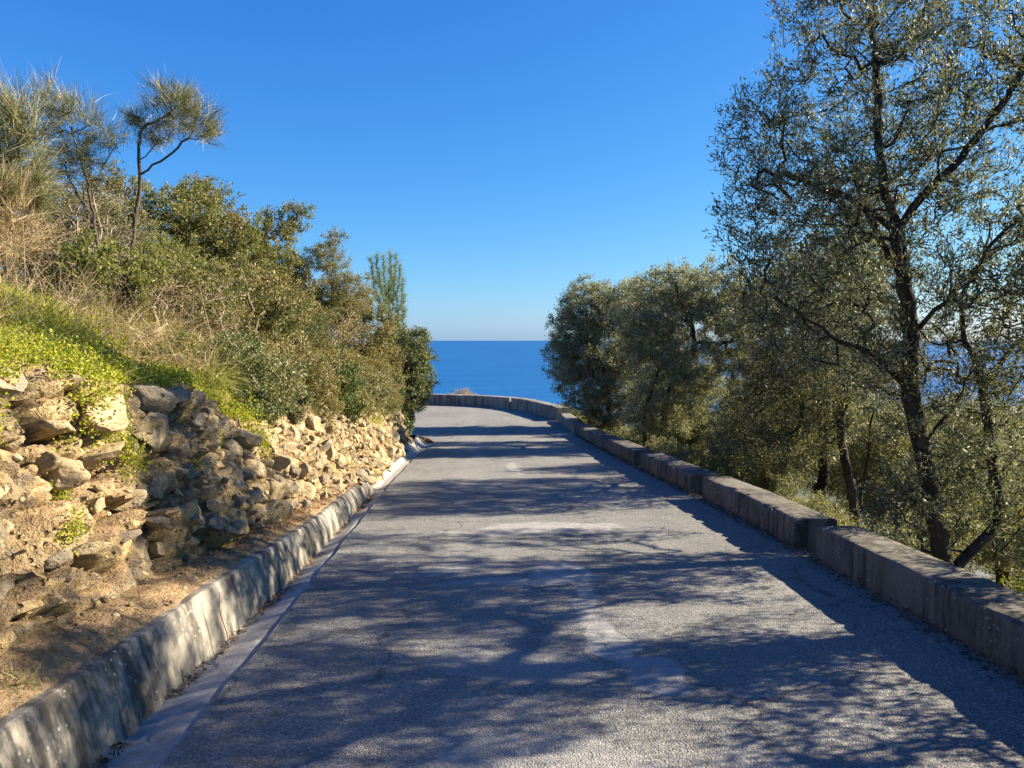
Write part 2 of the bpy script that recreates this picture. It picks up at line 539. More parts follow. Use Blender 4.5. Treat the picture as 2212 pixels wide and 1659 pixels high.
    M['clover'] = leaf_mat('ground_cover_leaf', [(0.0, (0.16, 0.20, 0.02)), (0.5, (0.27, 0.31, 0.03)), (0.85, (0.40, 0.40, 0.05)), (1.0, (0.52, 0.45, 0.09))], 0.38, (1.3, 1.3, 0.5), 0.5, 0.25,
                           clump=[(0.0, (0.14, 0.18, 0.02)), (0.6, (0.24, 0.27, 0.03)), (1.0, (0.36, 0.35, 0.05))], cscale=1.5, cmin=.55, cmax=.68)
    M['broom_blade'] = leaf_mat('broom_rush', [(0.0, (0.075, 0.090, 0.040)), (0.5, (0.14, 0.15, 0.065)), (0.85, (0.24, 0.22, 0.105)), (1.0, (0.34, 0.27, 0.15))], 0.15, None, 0.5, 0.35)
    M['straw'] = leaf_mat('dry_straw', [(0.0, (0.20, 0.145, 0.075)), (0.5, (0.36, 0.28, 0.155)), (1.0, (0.55, 0.46, 0.29))], 0.2, (1.2, 1.1, 0.8), 0.55, 0.25)
    M['grass'] = leaf_mat('green_grass', [(0.0, (0.12, 0.15, 0.035)), (0.6, (0.24, 0.25, 0.075)), (1.0, (0.46, 0.41, 0.18))], 0.3, (1.4, 1.4, 0.6), 0.5, 0.3)
    M['grey_grass'] = leaf_mat('grey_green_grass', [(0.0, (0.14, 0.15, 0.085)), (0.6, (0.23, 0.23, 0.14)), (1.0, (0.40, 0.36, 0.23))], 0.2, None, 0.5, 0.3)
    M['pine'] = leaf_mat('pine_needle', [(0.0, (0.09, 0.13, 0.05)), (0.6, (0.18, 0.22, 0.10)), (1.0, (0.29, 0.31, 0.17))], 0.2, None, 0.5, 0.35)
    M['litter'] = leaf_mat('dead_leaf', [(0.0, (0.035, 0.025, 0.018)), (0.5, (0.11, 0.075, 0.045)), (0.85, (0.22, 0.14, 0.075)), (1.0, (0.36, 0.27, 0.17))], 0.1, None, 0.7, 0.2)
    M['litter_red'] = leaf_mat('russet_dead_leaf', [(0.0, (0.09, 0.04, 0.02)), (0.5, (0.23, 0.11, 0.05)), (1.0, (0.42, 0.26, 0.13))], 0.1, None, 0.7, 0.2)
    M['olive_bark'] = bark_mat('olive_bark', (0.014, 0.012, 0.010), (0.075, 0.063, 0.050))
    M['shrub_bark'] = bark_mat('shrub_bark', (0.09, 0.07, 0.055), (0.27, 0.22, 0.175), 25)
    M['broom_bark'] = bark_mat('broom_bark', (0.03, 0.025, 0.02), (0.13, 0.105, 0.085), 30)
    M['dry_twig'] = bark_mat('dry_twig', (0.16, 0.115, 0.075), (0.40, 0.32, 0.235), 30)

    b = NB('pale_render')
    rnd = b.n('ShaderNodeObjectInfo').outputs['Random']
    M['house'] = b.end(b.bsdf(b.ramp(rnd, [(0.0, (0.62, 0.58, 0.52)), (0.5, (0.72, 0.70, 0.67)), (1.0, (0.55, 0.45, 0.36))]), 0.9, 0.2))
    b = NB('roof_tiles')
    M['roof'] = b.end(b.bsdf(b.ramp(b.noise(b.pos(), 0.6, 3), [(0.3, (0.30, 0.15, 0.09)), (0.7, (0.42, 0.25, 0.16))]), 0.9, 0.2))
    return M


M = make_materials()


# ------------------------------------------------------------------ plant tools
def perp(D):
    a = np.where(np.abs(D[:, 2:3]) < 0.9, np.array([[0, 0, 1.0]]), np.array([[1.0, 0, 0]]))
    u = norm(np.cross(D, a))
    return u, np.cross(D, u)


def leaf_quads(P, D, L, W, r, upbias=0.0):
    """P base, D direction, L length, W width arrays -> folded diamond leaves"""
    n = len(P)
    D = norm(D)
    u, v = perp(D)
    a = r.uniform(0, 2 * np.pi, n)[:, None]
    side = u * np.cos(a) + v * np.sin(a)
    if upbias:
        flat = norm(np.cross(D, np.array([[0, 0, 1.0]]) + r.normal(0, .35, (n, 3))))
        side = norm(side * (1 - upbias) + flat * upbias * np.sign((side * flat).sum(1, keepdims=True)))
    nn = np.cross(D, side)
    L = np.broadcast_to(L, n)[:, None]
    W = np.broadcast_to(W, n)[:, None]
    mid = P + D * L * 0.5
    fold = nn * W * r.uniform(-.25, .25, (n, 1))
    tip = P + D * L + nn * L * r.uniform(-.12, .12, (n, 1))
    V = np.stack([P, mid + side * W * .5 + fold, tip, mid - side * W * .5 + fold], 1).reshape(-1, 3)
    F = np.arange(4 * n).reshape(-1, 4)
    return V, F


def blades(P, D, L, W, r, droop=0.5, seg=3, curl=0.15):
    """curved thin blades; P base, D start direction"""
    n = len(P)
    D = norm(D)
    L = np.broadcast_to(L, n)
    W = np.broadcast_to(W, n)
    side, _ = perp(D)
    a = r.uniform(0, 2 * np.pi, n)[:, None]
    side = norm(side * np.cos(a) + np.cross(D, side) * np.sin(a))
    pts = [P]
    d = D.copy()
    bend = r.normal(0, curl, (n, 3))
    droop = np.broadcast_to(droop, n)[:, None]
    for k in range(seg):
        d = norm(d + bend / seg + np.array([[0, 0, -1.0]]) * droop / seg)
        pts.append(pts[-1] + d * (L / seg)[:, None])
    V = np.zeros((n, 2 * (seg + 1), 3))
    for k in range(seg + 1):
        wk = (W * (1 - 0.85 * k / seg) * 0.5)[:, None]
        V[:, 2 * k] = pts[k] - side * wk
        V[:, 2 * k + 1] = pts[k] + side * wk
    f = np.array([[2 * k, 2 * k + 1, 2 * k + 3, 2 * k + 2] for k in range(seg)])
    F = (np.arange(n)[:, None, None] * 2 * (seg + 1) + f[None]).reshape(-1, 4)
    return V.reshape(-1, 3), F


def join(parts):
    Vs, Fs, o = [], [], 0
    for V, F in parts:
        if len(V) == 0:
            continue
        Vs.append(V)
        Fs.append(F + o)
        o += len(V)
    return np.concatenate(Vs), np.concatenate(Fs)


def tube(pts, rad, sides=5):
    pts = np.asarray(pts, float)
    n = len(pts)
    T = np.zeros_like(pts)
    T[1:-1] = pts[2:] - pts[:-2]
    T[0] = pts[1] - pts[0]
    T[-1] = pts[-1] - pts[-2]
    T = norm(T)
    U, W = perp(T)
    for i in range(1, n):                       # keep the ring from twisting
        u = U[i - 1] - T[i] * np.dot(U[i - 1], T[i])
        U[i] = u / max(np.linalg.norm(u), 1e-6)
        W[i] = np.cross(T[i], U[i])
    a = np.linspace(0, 2 * np.pi, sides, endpoint=False)
    V = pts[:, None] + np.asarray(rad)[:, None, None] * (U[:, None] * np.cos(a)[None, :, None] + W[:, None] * np.sin(a)[None, :, None])
    return V.reshape(-1, 3), grid_faces(n, sides, True)


def smooth_line(pts, step=0.12):
    pts = np.asarray(pts, float)
    d = np.r_[0, np.cumsum(np.linalg.norm(np.diff(pts, axis=0), axis=1))]
    n = max(3, int(d[-1] / step) + 1)
    s = np.linspace(0, d[-1], n)
    out = np.stack([np.interp(s, d, pts[:, k]) for k in range(3)], 1)
    for _ in range(2):
        out[1:-1] = 0.25 * out[:-2] + 0.5 * out[1:-1] + 0.25 * out[2:]
    return out


class Plant:
    """woody skeleton: hand-laid limbs, then twigs grown to points spread through the crown"""

    def __init__(s, r):
        s.r = r
        s.P = np.zeros((30000, 3))
        s.par = np.full(30000, -1)
        s.n = 0
        s.tips = []
        s.twig = []

    def add(s, p, par):
        s.P[s.n] = p
        s.par[s.n] = par
        s.n += 1
        return s.n - 1

    def limb(s, pts, step=0.12, start=None, wob=0.02):
        line = smooth_line(pts, step)
        line[1:] += s.r.normal(0, wob, (len(line) - 1, 3))
        if start is None:
            start = s.nearest(line[0]) if s.n else -1
            par = start
            k0 = 0 if start < 0 else 1
        else:
            par, k0 = start, 1
        for p in line[k0:]:
            par = s.add(p, par)
        return par

    def nearest(s, p):
        return int(np.argmin(((s.P[:s.n] - p) ** 2).sum(1)))

    def grow(s, A, step=0.1, kink=0.03, zmin=None, sag=0.0):
        base = s.P[:s.n]
        d = np.sqrt(((A[:, None, :] - base[None]) ** 2).sum(-1)).min(1) if len(A) * s.n < 6e6 else np.linalg.norm(A - base.mean(0), axis=1)
        for p in A[np.argsort(d)]:
            q = s.P[:s.n]
            dd = ((q - p) ** 2).sum(1)
            # prefer joining wood lower than the tip so that twigs climb outwards
            k = int(np.argmin(dd * (1 + 0.9 * (q[:, 2] > p[2]))))
            L = math.sqrt(dd[k])
            if L < 0.04:
                continue
            m = max(2, int(L / step))
            par = k
            a = s.P[k].copy()
            pdir = s.P[k] - s.P[s.par[k]] if s.par[k] >= 0 else np.array([0, 0, 0.1])
            pdir = pdir / max(np.linalg.norm(pdir), 1e-6) * L
            c = a + pdir * 0.35 + np.array([0, 0, -sag * L])
            ids = []
            for t in np.linspace(0, 1, m + 1)[1:]:
                pt = (1 - t) ** 2 * a + 2 * t * (1 - t) * c + t * t * p
                if t < 1:
                    pt = pt + s.r.normal(0, kink * L / m * 2, 3)
                par = s.add(pt, par)
                ids.append(par)
            s.tips.append(par)
            s.twig.append(ids)

    def wood(s, r0, rtip=0.0025, power=2.3, sides=(10, 6, 3), minr=0.0):
        n = s.n
        kids = [[] for _ in range(n)]
        for i in range(n):
            if s.par[i] >= 0:
                kids[s.par[i]].append(i)
        acc = np.zeros(n)
        for i in range(n - 1, -1, -1):
            if not kids[i]:
                acc[i] = rtip ** power
            if s.par[i] >= 0:
                acc[s.par[i]] += acc[i]
        rad = acc ** (1 / power)
        rad = rtip + (rad - rtip) * (r0 - rtip) / max(rad[0] - rtip, 1e-6)
        rad = np.maximum(rad, rtip)
        s.rad = rad
        parts = []
        done = np.zeros(n, bool)
        stack = [i for i in range(n) if s.par[i] < 0]
        while stack:
            i = stack.pop()
            chain = [i]
            while kids[chain[-1]]:
                ks = sorted(kids[chain[-1]], key=lambda k: -acc[k])
                stack.extend(ks[1:])
                chain.append(ks[0])
            pr = s.par[i]
            pts = s.P[chain]
            rr = rad[chain]
            if pr >= 0:
                pts = np.vstack([s.P[pr], pts])
                rr = np.r_[rr[0], rr]
            if len(pts) < 2 or rr.max() < minr:
                continue
            sd = sides[0] if rr[0] > 0.03 else sides[1] if rr[0] > 0.009 else sides[2]
            V, F = tube(pts, rr, sd)
            if rr[0] > 0.02:
                V = V + norm(V - np.repeat(pts, sd, 0)) * (fbm(V * 9, 3, 5) * np.repeat(rr, sd) * 0.28)[:, None]
            parts.append((V, F))
        return join(parts)

    def leaf_sites(s, last=0.45):
        P, D = [], []
        for ids in s.twig:
            pts = s.P[ids]
            par = s.par[ids[0]]
            prev = np.vstack([s.P[par], pts[:-1]])
            seg = pts - prev
            L = np.linalg.norm(seg, axis=1)
            back = np.cumsum(L[::-1])[::-1]
            for a, sg, l, bk in zip(prev, seg, L, back):
                if bk <= last + l:
                    P.append((a, sg, l))
        A = np.array([p[0] for p in P])
        SG = np.array([p[1] for p in P])
        Ln = np.array([p[2] for p in P])
        return A, SG, Ln


def foliage(pl, N, L, W, last=0.45, spread=0.9, up=0.15, upbias=0.0, jit=0.025):
    """N leaves along the outer length of every twig"""
    r = pl.r
    A, SG, Ln = pl.leaf_sites(last)
    idx = r.choice(len(A), N, p=Ln / Ln.sum())
    n = N
    P = A[idx] + SG[idx] * r.uniform(0, 1, (n, 1)) + r.normal(0, jit, (n, 3))
    d = norm(SG)[idx]
    rd = norm(r.normal(0, 1, (n, 3)))
    D = d * 0.75 + rd * spread + np.array([[0, 0, up]])
    LL = L * r.uniform(0.65, 1.25, n)
    WW = W * r.uniform(0.7, 1.2, n)
    return leaf_quads(P, D, LL, WW, r, upbias)


def sample_lobes(lobes, n, r, shell=0.55, zmin=None, seed=0, hole=-0.25, hscale=1.3):
    """points in a union of ellipsoids, denser towards the outside, with gaps"""
    vol = np.array([l[3] * l[4] * l[5] for l in lobes]) ** 0.8
    vol = vol / vol.sum()
    out = []
    while len(out) < n:
        k = r.choice(len(lobes), 4 * n, p=vol)
        lb = np.array(lobes)[k]
        d = norm(r.normal(0, 1, (4 * n, 3)))
        rad = r.uniform(shell ** 3, 1, 4 * n) ** (1 / 3.0) * (0.92 + 0.38 * fbm(lb[:, :3] + d * 2.6, 2, seed))
        p = lb[:, :3] + d * rad[:, None] * lb[:, 3:6]
        keep = fbm(p * hscale, 2, seed + 3) > hole
        if zmin is not None:
            keep &= p[:, 2] > zmin
        out.extend(p[keep])
        r.shuffle(out)
    return np.array(out[:n])


# ------------------------------------------------------------------ the road's shape
def zr(y):
    y = np.asarray(y, float)
    a = -0.053 * y
    k = 0.03
    return np.log(np.exp(a / k) + np.exp(-1.08 / k)) * k       # falls 5 %, levels out in the bend


def curve(tab, y):
    tab = np.asarray(tab, float)
    return np.interp(y, tab[:, 0], tab[:, 1])


def rline(pts, step):
    """resample an (x,y) polyline smoothly"""
    p = np.c_[np.asarray(pts, float), np.zeros(len(pts))]
    return smooth_line(p, step)[:, :2]


LEFT_EDGE = [(-1.30, -8), (-1.30, 0), (-1.29, 3.5), (-1.26, 5), (-1.24, 8), (-1.22, 12), (-1.12, 15.5), (-0.98, 17.6), (-0.92, 18.8), (-1.15, 20.0), (-2.0, 21.3), (-4.0, 22.6), (-8, 23.6), (-16, 24.2)]
RIGHT_EDGE = [(2.98, -8), (2.95, 0), (2.95, 4), (3.02, 6.5), (3.06, 10), (3.0, 13), (2.92, 17), (2.88, 21), (2.80, 24.1), (2.45, 25.7), (1.95, 27.45), (1.33, 28.55), (0.0, 29.6), (-1.9, 30.2), (-6, 30.6), (-16, 30.6)]


def build_road():
    n = 340
    def res(pts, extra):
        p = np.asarray(pts, float)
        d = np.r_[0, np.cumsum(np.linalg.norm(np.diff(p, axis=0), axis=1))]
        # parametrise both sides by the same milestones: start, bend entry, end
        k = extra
        s = np.r_[np.linspace(0, d[k], 240, endpoint=False), np.linspace(d[k], d[-1], n - 240)]
        q = np.stack([np.interp(s, d, p[:, 0]), np.interp(s, d, p[:, 1])], 1)
        for _ in range(8):
            q[1:-1] = .25 * q[:-2] + .5 * q[1:-1] + .25 * q[2:]
        return q
    Lq = res(LEFT_EDGE, 7)
    Rq = res(RIGHT_EDGE, 7)
    m = 26
    t = np.linspace(0, 1, m)
    V = np.zeros((n, m, 3))
    V[:, :, :2] = Lq[:, None] * (1 - t)[None, :, None] + Rq[:, None] * t[None, :, None]
    x, y = V[:, :, 0].ravel(), V[:, :, 1].ravel()
    z = zr(y) + 0.012 * fbm(np.c_[x * .9, y * .9, 0 * x], 3, 4)
    V[:, :, 2] = z.reshape(n, m)
    V[:, 0, 0] += 0.015 * vnoise(np.c_[Lq * 3, 0 * Lq[:, 0]], 8)
    o = obj('road', mesh('road', V.reshape(-1, 3), grid_faces(n, m)[:, ::-1], True), M['asphalt'])
    tag(o, kind='structure')


build_road()

# ------------------------------------------------------------------ terrain and sea
def ground_z(x, y):
    x = np.asarray(x, float); y = np.asarray(y, float)
    # distance outside the road corridor
    dx = np.maximum(x - 3.35, 0)
    dy = np.maximum(y - 30.4, 0)
    cx = np.maximum(np.hypot(x + 2, np.maximum(y - 24, 0)) - 6.6, 0) * (y > 24)
    dl = np.maximum(-x - 9, 0)
    d = np.maximum.reduce([dx * (y < 24), cx, dy, dl * 0.55])
    near = np.minimum(d, 12)
    z = zr(np.clip(y, -30, 40)) - 0.16 - 0.42 * near
    z = z - 0.5 * np.clip(d - 12, 0, 300)
    bump_ = fbm(np.c_[x * .5, y * .5, 0 * x], 3, 9) * np.clip(d * .3, 0, .35) + fbm(np.c_[x * .02, y * .02, 0 * x], 3, 3) * np.clip((d - 20) * .1, 0, 9)
    z = z + bump_
    r = np.hypot(x, y)
    az = np.degrees(np.arctan2(x, y))
    coast = np.interp(az, [-180, -60, -20, 8, 20, 32, 45, 70, 120, 180], [900, 700, 600, 640, 900, 1750, 2350, 2600, 2500, 900])
    coast = coast * (1 + 0.06 * np.sin(az * 1.7))
    floor = np.where(r < coast, -146.5 + 3 * fbm(np.c_[x * .004, y * .004, 0 * x], 3, 6), -158)
    return np.maximum(z, floor)


def build_ground():
    rr = np.r_[np.linspace(0, 40, 90), 40 * (1.075 ** np.arange(1, 62))]
    th = np.linspace(0, 2 * np.pi, 241)[:-1]
    X = rr[:, None] * np.sin(th)[None]
    Y = rr[:, None] * np.cos(th)[None] + 6
    Z = ground_z(X.ravel(), Y.ravel()).reshape(X.shape)
    V = np.stack([X, Y, Z], -1).reshape(-1, 3)
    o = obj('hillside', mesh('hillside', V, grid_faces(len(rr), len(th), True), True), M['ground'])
    tag(o, kind='structure')
    rr = np.r_[0, 300 * 1.3 ** np.arange(0, 17), 25000]
    X = rr[:, None] * np.sin(th)[None]
    Y = rr[:, None] * np.cos(th)[None]
    V = np.stack([X, Y, np.full_like(X, -150)], -1).reshape(-1, 3)
    o = obj('sea', mesh('sea', V, grid_faces(len(rr), len(th), True)), M['sea'])
    tag(o, kind='structure')


build_ground()

# ------------------------------------------------------------------ left side: gutter, kerb, bank
KERB_END = 11.05
def kerb_base(y): return curve([(-8, -1.66), (3, -1.64), (4.4, -1.57), (6, -1.50), (7.3, -1.47), (11.1, -1.42)], y)
def kerb_h(y): return curve([(-8, .33), (2.8, .315), (3.6, .295), (5, .285), (6.1, .255), (7.7, .19), (11.1, .155)], y)


def build_gutter():
    ys = np.arange(-7, 18.7, 0.06)
    le = np.asarray(LEFT_EDGE)
    xe = np.interp(ys, le[:, 1][:9], le[:, 0][:9])
    rows = []
    for y, x0 in zip(ys, xe):
        w1 = 0.5 + 0.5 * math.tanh((y - 11.2) * 2.2)         # beyond the kerb the slab laps up the stones
        kb = kerb_base(min(y, 11.1))
        wave = 0.03 * math.sin(y * 5.1) + 0.03 * math.sin(y * 9.7 + 1)
        xa = [x0 + 0.05, x0 - 0.004, x0 - 0.06, (x0 + kb) / 2 - .01, kb + 0.01, kb - 0.06]
        za = [-0.06, -0.022, -0.022, -0.042, -0.075, -0.085]
        xb = [x0 + 0.05, x0 - 0.004, x0 - 0.07, x0 - .15, x0 - .25 - wave, x0 - .40 - wave]
        zb = [-0.06, -0.020, -0.025, -0.03, 0.035 + wave, 0.17 + wave]
        rows.append([(a * (1 - w1) + c * w1, y, zr(y) + b_ * (1 - w1) + d * w1) for a, b_, c, d in zip(xa, za, xb, zb)])
    V = np.array(rows)
    # refine across
    t = np.linspace(0, 5, 21)
    Vf = np.stack([np.stack([np.interp(t, np.arange(6), V[i, :, k]) for k in range(3)], 1) for i in range(len(V))])
    P = Vf.reshape(-1, 3)
    P[:, 2] += 0.010 * fbm(P * 5, 4, 21)
    P[:, 0] += 0.012 * vnoise(P * np.array([2, 2.6, 2]), 22)
    # one broken joint near the camera
    P[:, 2] -= 0.02 * np.exp(-((P[:, 1] - (3.42 + (P[:, 0] + 1.4) * -.9)) / 0.02) ** 2)
    o = obj('gutter', mesh('gutter', P, grid_faces(len(ys), 21), True), M['gutter'])
    tag(o, kind='structure')


build_gutter()


def build_kerb():
    ys = np.arange(-6, KERB_END + .001, 0.035)
    rows = []
    for y in ys:
        b0, h = kerb_base(y), kerb_h(y)
        z0 = zr(y)
        prof = [(b0 + .02, -.12), (b0, -.07), (b0 - .03, h * .35), (b0 - .07, h * .8), (b0 - .085, h - .012), (b0 - .10, h), (b0 - .17, h + .002), (b0 - .22, h - .004), (b0 - .24, h - .05), (b0 - .24, h - .3)]
        t = np.r_[np.linspace(0, 1, 3)[:-1], np.linspace(1, 4, 13)[:-1], np.linspace(4, 6, 5)[:-1], np.linspace(6, 9, 6)]
        p = np.asarray(prof)
        rows.append(np.stack([np.interp(t, np.arange(10), p[:, 0]), np.full(len(t), y), z0 + np.interp(t, np.arange(10), p[:, 1])], 1))
    V = np.array(rows)
    nv = V.shape[1]
    P = V.reshape(-1, 3)
    P[:, 0] += 0.006 * fbm(P * 5, 4, 31) + 0.008 * vnoise(P * .9, 32)
    P[:, 0] -= 0.012 * np.exp(-(((P[:, 1] + .4) % 2.6 - 1.3) / .012) ** 2)
    P[:, 2] += 0.008 * fbm(P * np.array([3, 5, 3]), 3, 33)
    F = grid_faces(len(ys), nv)
    cap = [list(range((len(ys) - 1) * nv, len(ys) * nv))]
    F = F[:, ::-1]
    # end cap as a fan of quads
    e = (len(ys) - 1) * nv
    capf = np.array([[e + i, e + i + 1, e + nv - 2 - i, e + nv - 1 - i] for i in range(nv // 2 - 1)])
    F = np.vstack([F, capf])
    o = obj('concrete_kerb', mesh('concrete_kerb', P, F, True), M['kerb'])
    o.data.set_sharp_from_angle(angle=R(28))
    tag(o, 'long battered concrete kerb with dark lichen streaks along the left gutter', 'kerb')
    return o


build_kerb()

FOOT = [(-2.12, -6), (-2.12, 2), (-2.06, 3.4), (-1.98, 4.2), (-1.94, 5), (-1.92, 6), (-1.88, 7), (-1.80, 8.2), (-1.66, 9.4), (-1.54, 10.6), (-1.46, 11.4), (-1.46, 14), (-1.42, 16.5), (-1.45, 17.8), (-1.7, 18.9), (-2.4, 19.9), (-4, 20.9), (-8, 22.2), (-14, 23)]
def htop(y): return curve([(-6, 1.60), (3.6, 1.56), (4.4, 1.54), (5.2, 1.52), (6.0, 1.50), (6.5, 1.36), (7.0, 1.20), (8.2, 1.12), (10.5, 1.06), (13, .97), (16, .88), (20, .8), (24, .7)], y)


def bank_frame():
    q = rline(FOOT, 0.03)
    for _ in range(60):
        q[1:-1] = .25 * q[:-2] + .5 * q[1:-1] + .25 * q[2:]
    T = np.gradient(q, axis=0)
    T = T / np.linalg.norm(T, axis=1, keepdims=True)
    N = np.stack([-T[:, 1], T[:, 0]], 1)           # to the left, into the bank
    return q, T, N


BQ, BT, BN = bank_frame()


def bank_point(i, t):
    """t 0..1 up the rock face at path index i (before roughness)"""
    x, y = BQ[i]
    h0 = foot_h(y)
    h1 = htop(y)
    lean = 0.32 * (h1 - h0) / 1.2
    off = lean * (t ** 1.15)
    return np.array([x + BN[i, 0] * off, y + BN[i, 1] * off, zr(y) + h0 + (h1 - h0) * t])


def foot_h(y): return curve([(-6, .42), (3.4, .40), (5, .36), (7, .27), (9, .19), (10.5, .145), (11.3, .05), (24, .02)], y)


def bank_rough(P, y):
    """relief of the face: fractured, packed blocks with open joints, plus fine roughness"""
    w = P + 0.10 * np.stack([fbm(P * 2.2, 3, 301), fbm(P * 2.2, 3, 302), fbm(P * 2.2, 3, 303)], 1) * 2
    big = np.clip(1.0 - (y - 5.0) / 2.5, 0, 1)
    f1, f2, c1 = worley(w * np.array([2.2, 2.2, 4.2]), 311)
    j1 = np.clip((f2 - f1) / .16, 0, 1)
    g1, g2, c2 = worley(w * np.array([6.2, 6.2, 8.0]), 321)
    j2 = np.clip((g2 - g1) / .20, 0, 1)
    d1 = (c1 - .5) * .24 + j1 * .11 - .07
    d2 = (c2 - .5) * .085 + j2 * .07 - .045
    soft = np.clip(1.3 - (P[:, 2] - zr(y)) * 1.6, 0, 1) * np.clip((6.2 - y) / 2, 0, 1)     # sandy lower part near the camera
    d = (d1 * (.25 + .75 * big)) * (1 - .65 * soft) + d2 * (1 - .3 * big) * (1 - .5 * soft)
    d = d + fbm(P * 9, 5, 331, .6, ridged=True) * .022 + fbm(P * 1.4, 2, 333) * .07 * (0.4 + .6 * big)
    return d, c1 * big + c2 * (1 - big)


def build_bank():
    n = len(BQ)
    tf = np.linspace(0, 1, 54)
    top_d = np.r_[0.05, 0.12, 0.2, 0.3, 0.42, 0.55, .7, .9, 1.15, 1.45, 1.8, 2.2, 2.7, 3.3, 4.2, 5.5, 7.5, 11]
    nsh = 7
    V = np.zeros((n, nsh + len(tf) + len(top_d), 3))
    for i in range(n):
        x, y = BQ[i]
        z0, h0, h1 = zr(y), foot_h(y), htop(y)
        if y < KERB_END:
            kx = kerb_base(y) - .135
            kh = kerb_h(y) - .004
        else:
            kx = x + .05
            kh = -.1
        w1 = 1.0 if y < KERB_END else max(0, 1 - (y - KERB_END) * 3)
        for k in range(nsh):
            u = k / nsh
            if y < KERB_END + .4 and BN[i, 0] < -.9:
                V[i, k] = (kx * (1 - u) + x * u, y, z0 + kh * (1 - u) + h0 * u + 0.02 * math.sin(u * 3.1))
            else:
                V[i, k] = (x - BN[i, 0] * .12 * (1 - u), y - BN[i, 1] * .12 * (1 - u), z0 - .12 * (1 - u) + h0 * u)
        for k, t in enumerate(tf):
            V[i, nsh + k] = bank_point(i, t)
        p = bank_point(i, 1.0)
        for k, d in enumerate(top_d):
            sl = float(np.interp(y, [4.0, 5.5, 8.5], [.42, .52, .82]))
            rise = sl * d if d < 1.6 else sl * 1.6 + 0.12 * (min(d, 3.3) - 1.6) - 0.25 * max(0, d - 3.3)
            V[i, nsh + len(tf) + k] = (p[0] + BN[i, 0] * d, p[1] + BN[i, 1] * d, p[2] + rise)
    nv = V.shape[1]
    P = V.reshape(-1, 3)
    prof = np.tile(np.arange(nv), n)
    face = np.clip((prof - nsh + 2) / 4.0, 0, 1) * np.clip((nsh + len(tf) + 8 - prof) / 8.0, 0, 1)
    yy = P[:, 1]
    rr_, tint = bank_rough(P, yy)
    N3 = np.repeat(np.c_[-BN, np.full(n, 0.25)], nv, 0)
    P = P + N3 * (rr_ * face)[:, None]
    flat = 1 - face
    P[:, 2] += flat * (0.025 * fbm(P * 4, 4, 51) + 0.012 * fbm(P * 14, 3, 52)) * np.clip(prof / 2.0, 0, 1)
    P[:, 2] += np.clip((prof - nsh - len(tf) - 4) / 8, 0, 1) * 0.22 * fbm(P * .9, 3, 55)
    return P.reshape(n, nv, 3), nsh, len(tf), nv, tint * face + .5 * (1 - face)


BV, NSH, NTF, NVB, BTINT = build_bank()
bank = thing('rocky_bank', 'tan rocky roadside bank of stones and earth behind the left kerb', 'bank', (0, 0, 0))
ef = obj('earth_face', mesh('earth_face', BV.reshape(-1, 3), grid_faces(len(BQ), NVB)[:, ::-1], True), M['bank'], bank)
at_ = ef.data.attributes.new('block', 'FLOAT', 'POINT')
at_.data.foreach_set('value', BTINT.astype(np.float32))
ef.data.set_sharp_from_angle(angle=R(48))


def bank_surface(y, t):
    """point and outward normal on the built face (t 0..1) at road distance y"""
    i = int(np.argmin(np.abs(BQ[:, 1] - y)))
    k = NSH + int(round(np.clip(t, 0, 1) * (NTF - 1)))
    return BV[i, k], np.array([-BN[i, 0], -BN[i, 1], 0.35])


def top_surface(n, r, y0, y1, d0, d1):
    """random points on the bank's upper slope: distance d behind the rim"""
    ii = np.where((BQ[:, 1] > y0) & (BQ[:, 1] < y1) & (np.arange(len(BQ)) < len(BQ) * .8))[0]
    i = r.choice(ii, n)
    top = BV[:, NSH + NTF - 1:]
    dd = np.linalg.norm(top[i, :, :2] - top[i, :1, :2], axis=2)
    d = r.uniform(d0, d1, n)
    k = np.argmin(np.abs(dd - d[:, None]), 1)
    k2 = np.clip(k + 1, 0, top.shape[1] - 1)
    f = r.uniform(0, 1, (n, 1))
    return top[i, k] * (1 - f) + top[i, k2] * f


def stone_meshes():
    import bmesh
    out = []
    r = np.random.default_rng(5)
    for k in range(16):
        bm = bmesh.new()
        bmesh.ops.create_icosphere(bm, subdivisions=4, radius=1.0)
        V = np.array([v.co for v in bm.verts])
        F = np.array([[v.index for v in f.verts] for f in bm.faces])
        bm.free()
        for _ in range(13 if k % 4 else 5):
            nrm = r.normal(0, 1, 3)
            nrm /= np.linalg.norm(nrm)
            d = r.uniform(.38, .8)
            ex = np.maximum(V @ nrm - d, 0)
            V = V - ex[:, None] * nrm * 0.98
        V = V * (1 + 0.20 * fbm(V * 1.5, 3, 60 + k)[:, None] + 0.07 * fbm(V * 4.5, 4, 90 + k, .6, ridged=True)[:, None])
        V = V * np.array([1.0, r.uniform(.7, 1.0), r.uniform(.6, .85)])
        out.append((V, F))
    return out


STONES = stone_meshes()


